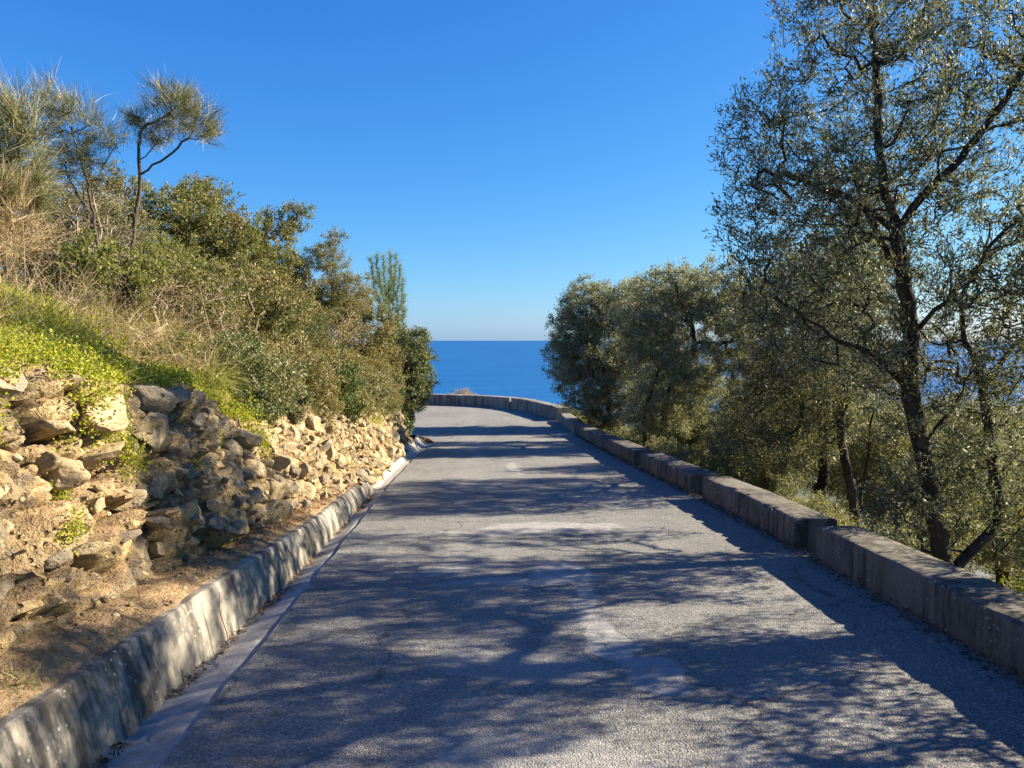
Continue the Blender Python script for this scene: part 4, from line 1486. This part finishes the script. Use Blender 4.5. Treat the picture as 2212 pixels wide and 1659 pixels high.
shrub('mastic_shrub', 'grey-green twiggy shrub around the foot of the brooms', at(190, 620, 9.7), [E_(190, 470, 9.8, 90, 80, .5), E_(110, 440, 9.8, 75, 75, .5), E_(260, 500, 9.9, 80, 70, .5)],
      800, 25000, .034, .012, M['sage_leaf'], 215, GS, hole=-.2)
shrub('mastic_shrub', 'deep green shrub filling the dip left of the feathery shrub', at(620, 720, 14.2), [E_(620, 620, 14.2, 75, 75, .5), E_(560, 640, 14, 70, 70, .5), E_(660, 690, 14.2, 80, 70, .5)],
      800, 36000, .045, .018, M['deep_leaf'], 216, GS, hole=-.25)
# brush of dry twigs
def twig_tangle(label, base, lobes, n, seed, mat='dry_twig', group='tangles of dry twigs on the left bank', rt=.0022):
    r = np.random.default_rng(seed)
    pl = Plant(r)
    base = np.asarray(base, float)
    pl.add(base, -1)
    lob = np.asarray(lobes, float)
    for k in range(6):
        l = lob[k % len(lob)]
        t = l[:3] + r.normal(0, .4, 3) * l[3:6]
        pl.limb([base + np.r_[r.normal(0, .08, 2), 0], base * .5 + t * .5 + r.normal(0, .1, 3), t], .1, start=0, wob=.02)
    pl.grow(sample_lobes(lobes, n, r, .1, None, seed, -.6), .09, .35)
    V, F = pl.wood(.018, rt, 2.5)
    o = obj('dry_shrub', mesh('dry_shrub', V - base, F, True), M[mat], None, tuple(base))
    tag(o, label, 'dry shrub', group)


twig_tangle('leafless tangle of pale dry twigs at the far left of the bank top', at(70, 690, 7.6), [E_(60, 590, 7.8, 110, 110, .5), E_(140, 560, 8, 90, 90, .5)], 420, 301)
twig_tangle('leafless tangle of dry twigs below the little broom tree', at(270, 690, 8.6), [E_(270, 600, 8.8, 110, 90, .5), E_(340, 640, 8.6, 80, 70, .4)], 380, 302)
twig_tangle('brown dry twiggy bush right of the dry grass', at(450, 760, 8.4), [E_(460, 660, 8.6, 75, 70, .4), E_(490, 730, 8.4, 50, 45, .35)], 460, 303)
twig_tangle('dry twigs trailing over the stones beside the dark rounded bush', at(800, 880, 14.5), [E_(770, 880, 14.3, 55, 45, .35), E_(820, 890, 15, 35, 40, .3)], 260, 304)


twig_tangle('tall fan of fine grey bare twigs behind the half-bare broom', at(190, 600, 8.7), [E_(170, 430, 8.8, 100, 110, .4), E_(220, 370, 8.7, 60, 60, .3), E_(120, 360, 8.6, 70, 70, .3), E_(200, 500, 8.8, 110, 80, .4)], 900, 305, rt=.0018)
twig_tangle('brownish twig thicket under the thick broom at the left edge', at(30, 660, 7.6), [E_(20, 520, 7.8, 90, 90, .4), E_(70, 480, 7.8, 70, 80, .35)], 520, 306, rt=.0019)
twig_tangle('pale dry thicket sprawling above the bright ground cover', at(330, 720, 7.6), [E_(320, 640, 7.8, 130, 60, .4), E_(250, 600, 8.0, 110, 60, .4)], 620, 307, rt=.0018)
twig_tangle('pale dry thicket leaning over the far left of the bank', at(80, 720, 6.8), [E_(90, 620, 7.0, 120, 70, .4), E_(170, 650, 7.0, 90, 50, .35)], 520, 308, rt=.0017)
twig_tangle('dead grey branches poking from the middle bronze bushes', at(690, 820, 12.8), [E_(690, 740, 12.6, 90, 60, .4), E_(760, 700, 13.6, 60, 50, .4)], 300, 309, rt=.0026)
# Spanish broom: bare limbs ending in bundles of rush-like shoots
def broom(label, base, limbs, tufts, seed, r0, nb=34, L=.34, mat='broom_blade', spread=.5, group='broom bushes on the left bank', twigs=None):
    r = np.random.default_rng(seed)
    base = np.asarray(base, float)
    pl = Plant(r)
    for k, l in enumerate(limbs):
        pl.limb(l, .08, None if k == 0 or np.linalg.norm(np.asarray(l[0]) - base) > .05 else 0, wob=.008)
    pts = sample_lobes(tufts, 130 if twigs is None else twigs, r, .2, None, seed, -.7)
    pl.grow(pts, .09, .3)
    V, F = pl.wood(r0, .003, 2.2)
    root = thing('broom_bush', label, 'broom', tuple(base), group)
    obj('stems', mesh('stems', V - base, F, True), M['broom_bark'], root)
    tip = np.array(pl.tips)
    P = pl.P[tip]
    D = norm(P - pl.P[pl.par[tip]])
    idx = np.repeat(np.arange(len(P)), nb)
    n = len(idx)
    cen = np.asarray(tufts)[:, :3].mean(0)
    D = D[idx] * .5 + norm(P[idx] - cen) * .35 + r.normal(0, spread * .55, (n, 3)) + np.array([[0, 0, .45]])
    Pb = P[idx] - norm(D) * r.uniform(0, .12, (n, 1)) + r.normal(0, .03, (n, 3))
    V, F = blades(Pb, D, L * r.uniform(.45, 1.25, n), .0052, r, r.uniform(-.2, .5, n), 2, .3)
    obj('shoots', mesh('shoots', V - base, F), M[mat], root)
    return root


b0 = at(285, 560, 9)
broom('little broom tree with a crooked bare trunk forking under tufted tops', b0,
      [[b0, at(290, 480, 9), at(300, 415, 9), at(306, 375, 9), at(299, 330, 9.02), at(303, 275, 9.05), at(318, 262, 9.05)],
       [at(306, 375, 9), at(345, 350, 8.95), at(390, 318, 8.9), at(418, 282, 8.9)],
       [at(301, 345, 9), at(330, 318, 9.05), at(352, 300, 9.1)], [at(303, 275, 9.05), at(350, 258, 9), at(385, 232, 9)]],
      [E_(368, 215, 9, 55, 38, .35), E_(430, 265, 8.9, 50, 45, .3), E_(300, 250, 9.05, 28, 30, .25), E_(385, 262, 9, 45, 35, .3), E_(335, 290, 9.05, 40, 25, .25)], 401, .021, 28, .20, twigs=150)
b1 = at(215, 560, 8.6)
broom('half-bare broom with a fan of grey stems and a tufted crest', b1,
      [[b1, at(205, 480, 8.6), at(165, 420, 8.6), at(140, 360, 8.6), at(110, 300, 8.6)], [at(205, 480, 8.6), at(190, 400, 8.5), at(170, 330, 8.5), at(150, 250, 8.5)],
       [at(190, 450, 8.6), at(215, 380, 8.6), at(240, 330, 8.6), at(255, 300, 8.6)], [b1, at(235, 500, 8.7), at(215, 420, 8.8)]],
      [E_(105, 215, 8.6, 40, 45, .3), E_(160, 250, 8.5, 60, 45, .3), E_(235, 290, 8.6, 45, 35, .25), E_(150, 340, 8.6, 70, 60, .3)], 402, .016, 18, .26, twigs=170)
b2 = at(20, 640, 7.4)
broom('thick green and straw broom at the left edge of the picture', b2,
      [[b2, at(10, 520, 7.4), at(-10, 400, 7.4), at(0, 300, 7.4)], [b2, at(50, 520, 7.3), at(60, 420, 7.3)], [b2, at(-40, 500, 7.4), at(-70, 380, 7.4)]],
      [E_(15, 270, 7.4, 75, 55, .4), E_(20, 360, 7.4, 65, 70, .4), E_(-60, 330, 7.4, 80, 90, .4), E_(45, 420, 7.3, 45, 50, .3)], 403, .03, 60, .36, twigs=130)

b3 = at(10, 660, 7.2)
broom('straw-coloured dead broom hanging at the left edge below the thick green one', b3,
      [[b3, at(5, 560, 7.2), at(0, 480, 7.2)], [b3, at(40, 560, 7.2), at(50, 500, 7.2)]],
      [E_(15, 450, 7.2, 55, 55, .3), E_(-40, 480, 7.2, 60, 70, .3), E_(30, 520, 7.2, 50, 45, .3)], 404, .02, 40, .34, 'straw', twigs=80)
# young pine at the far end of the bank: upright plumes
def pine():
    r = np.random.default_rng(501)
    base = at(840, 760, 20.5)
    pl = Plant(r)
    pl.limb([base, at(842, 680, 20.5), at(838, 600, 20.5), at(835, 560, 20.5)], .1, wob=.006)
    tips = [(800, 560), (812, 552), (828, 556), (842, 548), (856, 552), (864, 575), (870, 605), (872, 640), (874, 670), (806, 600), (850, 600), (858, 640), (820, 590), (846, 575), (862, 690), (835, 650), (818, 640), (852, 720), (870, 715), (838, 700)]
    for x, y in tips:
        Y = 20.5 + r.normal(0, .35)
        s = at(838 + r.normal(0, 4), min(y + 75 + r.uniform(0, 30), 760), 20.5)
        s = pl.P[pl.nearest(s)]
        e = at(x, y, Y)
        pl.limb([s, s * .45 + e * .55 + np.array([(e[0] - s[0]) * .3, (e[1] - s[1]) * .3, -.12]), e], .06, wob=.01)
    n0 = pl.n
    par = pl.par[:n0]
    P = pl.P[:n0]
    ids = np.arange(25, n0)
    seg = P[ids] - P[par[ids]]
    cnt = 46
    idx = np.repeat(ids, cnt)
    n = len(idx)
    d = norm(np.repeat(seg, cnt, 0))
    D = d * .8 + norm(r.normal(0, 1, (n, 3))) * .85 + np.array([[.2, 0, .25]])
    V, F = blades(P[idx] + r.normal(0, .012, (n, 3)), D, r.uniform(.07, .2, n), .006, r, .35, 2, .4)
    root = thing('young_pine', 'young pine with wispy upright green plumes behind the dark rounded bush', 'tree', tuple(base))
    W, G = pl.wood(.05, .005)
    obj('trunk', mesh('trunk', W - base, G, True), M['shrub_bark'], root)
    obj('crown', mesh('crown', V - base, F), M['pine'], root)


pine()

# ------------------------------------------------------------------ grasses and ground cover on the bank
def tuft(name, label, base, n, L, wdt, mat, seed, group, spread=.6, droop=.9, lean=(0, 0, 0), rad=.1):
    r = np.random.default_rng(seed)
    base = np.asarray(base, float)
    P = base + r.normal(0, 1, (n, 3)) * np.array([rad, rad, .02])
    D = np.array([[0, 0, 1.0]]) + r.normal(0, spread, (n, 3)) * np.array([1, 1, .3]) + np.array([lean])
    V, F = blades(P, D, L * r.uniform(.5, 1.2, n), wdt * r.uniform(.6, 1.3, n), r, droop * r.uniform(.4, 1.4, n), 4, .25)
    o = obj(name, mesh(name, V - base, F), M[mat], None, tuple(base))
    tag(o, label, 'grass tuft', group)


GT = 'grass tufts on the left bank'
tuft('grass_tuft', 'large pale arching grass tuft hanging over the stones left of the dark hanging bush', at(440, 830, 7.2), 420, .52, .0075, 'grass', 601, GT, .55, 1.5, (.35, -.1, -.1), .10)
tuft('grass_tuft', 'grey-green grass tuft at the rim above the pitted rock', at(245, 850, 6.0), 330, .38, .0055, 'grey_grass', 602, GT, .6, .7, (.12, -.05, 0), .11)
tuft('grass_tuft', 'dry straw-coloured grass tuft in the middle of the bank top', at(330, 745, 7.4), 330, .62, .005, 'straw', 603, GT, .7, 1.1, (.2, 0, 0), .22)
tuft('grass_tuft', 'long dry grass leaning right at the left edge of the bank top', at(90, 740, 6.4), 260, .85, .005, 'straw', 604, GT, .6, .8, (.45, 0, .1), .25)
tuft('grass_tuft', 'small grey tuft on the rock at the far left of the rim', at(110, 800, 5.2), 120, .16, .005, 'grey_grass', 605, GT, .8, .5, (0, 0, 0), .04)
tuft('grass_tuft', 'dry grass tuft right of the grey-green tuft', at(385, 790, 7.0), 260, .5, .005, 'straw', 606, GT, .8, 1.2, (.25, -.1, 0), .18)
tuft('grass_tuft', 'straw tuft on the bank left of the dark rounded bush', at(795, 850, 14.2), 240, .5, .008, 'straw', 607, GT, .6, 1.2, (.3, -.2, 0), .14)
tuft('grass_tuft', 'wide dry grass tuft above the bright ground cover', at(210, 735, 7.2), 300, .7, .005, 'straw', 608, GT, .8, 1.0, (.25, 0, 0), .3)
tuft('grass_tuft', 'small fresh green tuft on the earth shelf at the left edge behind the kerb', at(18, 1490, 3.15), 90, .11, .006, 'fresh_leaf', 609, GT, .9, .8, (0, 0, 0), .04)
tuft('grass_tuft', 'little green tuft on the shelf above the middle of the kerb', at(600, 1120, 7.0), 90, .09, .006, 'grass', 610, GT, .9, .8, (0, 0, 0), .06)
tuft('grass_tuft', 'little dry tuft growing from a crack low in the rock face', at(420, 1010, 5.8), 110, .14, .005, 'grass', 611, GT, .8, 1.0, (.2, 0, 0), .03)


def scatter_leaves(name, label, P, L, W, mat, seed, up=1.0, per=3, kind='stuff'):
    r = np.random.default_rng(seed)
    idx = np.repeat(np.arange(len(P)), per)
    n = len(idx)
    D = r.normal(0, .7, (n, 3)) + np.array([[0, 0, up]])
    Q = P[idx] + r.normal(0, .015, (n, 3))
    V, F = leaf_quads(Q, D, L * r.uniform(.6, 1.3, n), W * r.uniform(.7, 1.2, n), r, .3)
    o = obj(name, mesh(name, V, F), M[mat])
    tag(o, label, None, None, kind)
    return o


r = np.random.default_rng(71)
P = top_surface(52000, r, 2.2, 8.6, 0.0, 2.0)
keep = (fbm(P * np.array([1.1, 1.1, 0]), 3, 81) > -.30) & (P[:, 1] + 0.9 * (P[:, 0] + 2.6) < 8.4)
P = P[keep]
edge = top_surface(9000, r, 2.6, 7.6, 0.0, .35)
edge = edge[fbm(edge * np.array([2.2, 2.2, 0]), 3, 83) > -.25]
P = np.vstack([P, edge])
P[:, 2] += np.abs(r.normal(0, .05, len(P))) * (1 + fbm(P * 3, 2, 4))
scatter_leaves('ground_cover', 'bright yellow-green leafy ground cover on top of the left bank', P, .020, .015, 'clover', 701, .6, 3)
# patches of it spilling down the rock
pp = []
for (y, t, n, s) in [(4.35, .97, 220, .12), (4.6, .80, 180, .10), (4.75, .62, 90, .07), (7.2, .95, 260, .12), (7.35, .8, 200, .10), (3.95, .35, 60, .05), (6.5, .72, 90, .06), (3.6, .9, 160, .1), (4.2, .55, 60, .05), (12.4, .97, 200, .15), (12.9, .9, 160, .12), (15, .96, 200, .16)]:
    p, nn = bank_surface(y, t)
    q = p + r.normal(0, s, (n, 3)) * np.array([.4, 1, 1]) + nn * .03
    pp.append(q)
scatter_leaves('creeping_plants', 'yellow-green creeping plants spilling over the rock face', np.vstack(pp), .019, .014, 'clover', 702, .4, 6)
# dry grass standing all through the bank top
P = top_surface(13000, r, 2.0, 18.0, .1, 2.6)
keep = fbm(P * np.array([1.3, 1.3, 0]), 3, 88) > .02
rimx = np.interp(P[:, 1], BQ[:, 1][:700], BQ[:, 0][:700]) - .32
keep &= ~((P[:, 1] < 8.0) & (rimx - P[:, 0] < 1.0) & (r.uniform(0, 1, len(P)) < .3))
P = P[keep]
D = np.array([[.25, -.05, 1.0]]) + r.normal(0, .5, (len(P), 3))
V, F = blades(P, D, r.uniform(.15, .8, len(P)), .0048, r, r.uniform(.2, 1.4, len(P)), 3, .4)
tag(obj('dry_grass', mesh('dry_grass', V, F), M['straw']), 'dry straw-coloured grass scattered over the left bank', None, None, 'stuff')
P = top_surface(7000, r, 2.0, 18.0, 0.0, 2.0)
D = np.array([[.2, 0, 1.0]]) + r.normal(0, .5, (len(P), 3))
V, F = blades(P, D, r.uniform(.08, .42, len(P)), .005, r, r.uniform(.2, 1.2, len(P)), 3, .3)
tag(obj('green_grass', mesh('green_grass', V, F), M['grass']), 'short green grass scattered over the left bank', None, None, 'stuff')

# ------------------------------------------------------------------ undergrowth behind the parapet
GU = 'low shrubs between the parapet and the olive trunks'
for k, (x, y, s, lm, lb) in enumerate([
        (4.0, 8.7, .5, 'sage_leaf', 'low pale shrub just behind the second parapet block'),
        (3.9, 12.3, .6, 'fresh_leaf', 'low bright shrub just behind the third parapet block'),
        (3.85, 15.0, .6, 'sage_leaf', 'low pale shrub just behind the fourth parapet block'),
        (5.2, 9.2, .6, 'olive_leaf_light', 'grey-green shrub between the two nearest olive trunks'),
        (5.4, 7.2, .6, 'fresh_leaf', 'green shrub right of the tall olive trunk'),
        (4.6, 5.3, .5, 'fresh_leaf', 'green shrub behind the nearest parapet block, below the leaning stem'),
        (4.3, 13.6, .6, 'olive_leaf_light', 'grey-green shrub behind the gap between the third and fourth blocks'),
        (4.0, 19.6, .6, 'dark_leaf', 'dark shrub behind the fifth parapet block'),
        (3.6, 21.5, .75, 'dark_leaf', 'dark shrub in the shade under the rounded olive at the bend'),
        (4.4, 3.7, .45, 'mastic_leaf', 'green shrub behind the nearest parapet block near the right edge')]):
    z = float(ground_z(x, y))
    shrub('low_shrub', lb, (x, y, z), [(x, y, z + s * .6, s, s, s * .75), (x + .35 * s, y + .6 * s, z + s * .5, s * .8, s * .8, s * .6), (x - .1, y - .6 * s, z + s * .45, s * .7, s * .8, s * .6)],
          360, 11000, .045, .014, M[lm], 800 + k, GU, r0=.02, up=.35)
# rough grass and herbs covering the slope
n = 30000
X = 3.4 + np.abs(r.normal(0, 1, n)) * 3.2
Y = r.uniform(1.5, 26, n)
P = np.c_[X, Y, ground_z(X, Y)]
P = P[fbm(P * np.array([.9, .9, 0]), 3, 91) > -.25]
D = np.array([[-.1, 0, 1.0]]) + r.normal(0, .55, (len(P), 3))
V, F = blades(P, D, r.uniform(.12, .5, len(P)), .008, r, r.uniform(.2, 1.2, len(P)), 3, .35)
tag(obj('slope_grass', mesh('slope_grass', V, F), M['grass']), 'rough grass on the slope behind the parapet', None, None, 'stuff')
P = P[::2] + np.array([0, 0, .05])
P[:, 2] += np.abs(r.normal(0, .12, len(P)))
scatter_leaves('slope_herbs', 'leafy herbs on the slope behind the parapet', P, .05, .022, 'fresh_leaf', 703, .4, 3)
# bushes showing over the curved parapet
shrub('coastal_bush', 'dry golden bush showing above the curved parapet in front of the sea', (-.35, 31.2, -1.5), [(-.35, 31.2, -.85, .62, .5, .38), (-.05, 31.3, -.95, .5, .5, .3), (-.7, 31.2, -1.0, .4, .4, .3)],
      420, 7000, .06, .014, M['straw'], 901, 'bushes beyond the curved parapet', up=.5, upbias=0)
shrub('coastal_bush', 'grey-green bush showing above the right end of the curved parapet', (3.2, 26.2, -1.7), [(3.2, 26.3, -1.05, .42, .5, .36), (3.55, 25.6, -1.1, .35, .5, .3)],
      330, 7000, .055, .022, M['dark_leaf'], 902, 'bushes beyond the curved parapet')

# ------------------------------------------------------------------ litter, stick, far town
r = np.random.default_rng(99)


def litter(name, label, P, L, W, mat, seed, flat=.25):
    rr = np.random.default_rng(seed)
    n = len(P)
    D = rr.normal(0, 1, (n, 3)) * np.array([1, 1, flat])
    V, F = leaf_quads(P, D, L * rr.uniform(.6, 1.3, n), W * rr.uniform(.6, 1.2, n), rr, .75)
    o = obj(name, mesh(name, V, F), M[mat])
    tag(o, label, None, None, 'stuff')


ry = r.uniform(2.2, 20.5, 2600)
wx = np.interp(ry, [0, 3.8, 6.4, 10, 13, 20.6], [2.86, 2.88, 2.97, 2.97, 2.87, 2.81])
rx = wx - np.abs(r.normal(0, .055, len(ry))) * np.interp(ry, [3, 8, 20], [1.25, .8, .6])
hgt = np.clip(.05 - (wx - rx) * .5, .004, .05) * r.uniform(.1, 1, len(ry))
litter('leaf_litter', 'dark curled leaf litter along the foot of the right parapet', np.c_[rx, ry, zr(ry) + .006 + hgt], .055, .014, 'litter', 704)
gy = r.uniform(2.3, 17, 1900)
gy = gy[fbm(np.c_[gy * 1.3, 0 * gy, 0 * gy], 2, 5) > -.05]
gx = np.where(gy < 11, kerb_base(gy) + .025, -1.40) + np.abs(r.normal(0, .022, len(gy)))
litter('gutter_litter', 'dead leaves and crumbs in the corner of the gutter', np.c_[gx, gy, zr(gy) - .06 + np.abs(r.normal(0, .008, len(gy)))], .045, .013, 'litter', 705, .35)
gy = np.r_[r.uniform(5.4, 7.2, 170), r.uniform(9.2, 11.6, 330), r.uniform(18.3, 19.6, 260)]
gx = np.where(gy < 11, kerb_base(np.minimum(gy, 11)) + .03, -1.36) + np.abs(r.normal(0, .03, len(gy)))
gx = np.where(gy > 18, -1.25 + r.normal(0, .12, len(gy)), gx)
litter('russet_litter', 'russet fallen leaves lying in patches in the gutter', np.c_[gx, gy, zr(gy) - np.where(gy > 18, -.02, .055) + np.abs(r.normal(0, .008, len(gy)))], .04, .014, 'litter_red', 706)
sy = r.uniform(2.4, 10.6, 5200)
ii = np.array([int(np.argmin(np.abs(BQ[:, 1] - y))) for y in sy])
kk = r.integers(1, NSH, len(sy))
f = r.uniform(0, 1, (len(sy), 1))
P = BV[ii, kk] * (1 - f) + BV[ii, np.minimum(kk + 1, NSH)] * f
sel = r.uniform(0, 1, len(P)) < np.interp(P[:, 1], [3, 5, 6.5], [.25, .4, 1])
P = P[sel]
litter('shelf_litter', 'brown leaf and needle litter on the earth shelf behind the kerb', P + np.array([0, 0, .008]), .035, .006, 'litter_red', 707)
ly = r.uniform(2.5, 14, 260)
lx = r.uniform(-1.2, 2.8, 260)
litter('road_leaves', 'a few small fallen leaves scattered on the asphalt', np.c_[lx, ly, zr(ly) + .012], .03, .008, 'litter', 708, .1)

p0 = np.array([-1.47, 4.62, zr(4.62) - .06])
V, F = tube(smooth_line([p0, p0 + [-.012, .0, .12], p0 + [-.05, -.01, .24], p0 + [-.055, .02, .36]], .03), np.linspace(.005, .003, 13)[:len(smooth_line([p0, p0 + [-.012, .0, .12], p0 + [-.05, -.01, .24], p0 + [-.055, .02, .36]], .03))], 6)
tag(obj('dry_stick', mesh('dry_stick', V - p0, F, True), M['dry_twig'], None, tuple(p0)), 'thin dry stick standing in the gutter against the kerb', 'stick')
p1 = np.array([-1.44, 4.35, zr(4.35) - .055])
ln = smooth_line([p1 + [.03, -.3, 0], p1 + [.02, -.1, .02], p1 + [-.03, .1, .015], p1 + [-.02, .3, .01]], .05)
V, F = tube(ln, np.linspace(.004, .0025, len(ln)), 5)
tag(obj('dry_stick', mesh('dry_stick', V - p1, F, True), M['dry_twig'], None, tuple(p1)), 'thin dry stick lying along the gutter', 'stick')


def town():
    """pale blocks of a town on the coastal plain, far below the trees"""
    r = np.random.default_rng(17)
    def box(sx, sy, h):
        V = np.array([(x, y, z) for z in (-4, h) for (x, y) in ((-sx, -sy), (sx, -sy), (sx, sy), (-sx, sy))], float)
        F = np.array([[0, 1, 5, 4], [1, 2, 6, 5], [2, 3, 7, 6], [3, 0, 4, 7], [4, 5, 6, 7]])
        return V, F
    def roof(sx, sy, h):
        sx, sy = sx + .5, sy + .5
        V = np.array([(-sx, -sy, h), (sx, -sy, h), (sx, sy, h), (-sx, sy, h), (-sx * .45, 0, h + 2.6), (sx * .45, 0, h + 2.6)], float)
        F = np.array([[0, 1, 5, 4], [2, 3, 4, 5], [1, 2, 5, 5], [3, 0, 4, 4]])
        return V, F
    protos = []
    for k, (sx, sy, h) in enumerate([(9, 6, 8), (14, 7, 12), (8, 7, 6), (20, 8, 15)]):
        wv, wf = box(sx, sy, h)
        me = mesh('wall', wv, wf)
        me.materials.append(M['house'])
        rv, rf = roof(sx, sy, h)
        rm = bpy.data.meshes.new('roof')
        rm.from_pydata(rv.tolist(), [], [[i for n_, i in enumerate(f) if i not in list(f)[:n_]] for f in rf.tolist()])
        rm.materials.append(M['roof'])
        protos.append((me, rm))
    n = 0
    while n < 110:
        az = R(r.uniform(30, 52))
        d = r.uniform(620, 2100)
        x, y = d * math.sin(az), d * math.cos(az)
        z = float(ground_z(x, y))
        if z < -151:
            continue
        me, rm = protos[r.integers(4)]
        t = thing('town_building', 'pale building of the far town on the coastal plain, glimpsed through the olive branches', 'building', (x, y, z), 'buildings of the far coastal town')
        t.rotation_euler = (0, 0, r.uniform(0, 3.1))
        obj('wall', me, None, t)
        obj('roof', rm, None, t)
        n += 1


town()
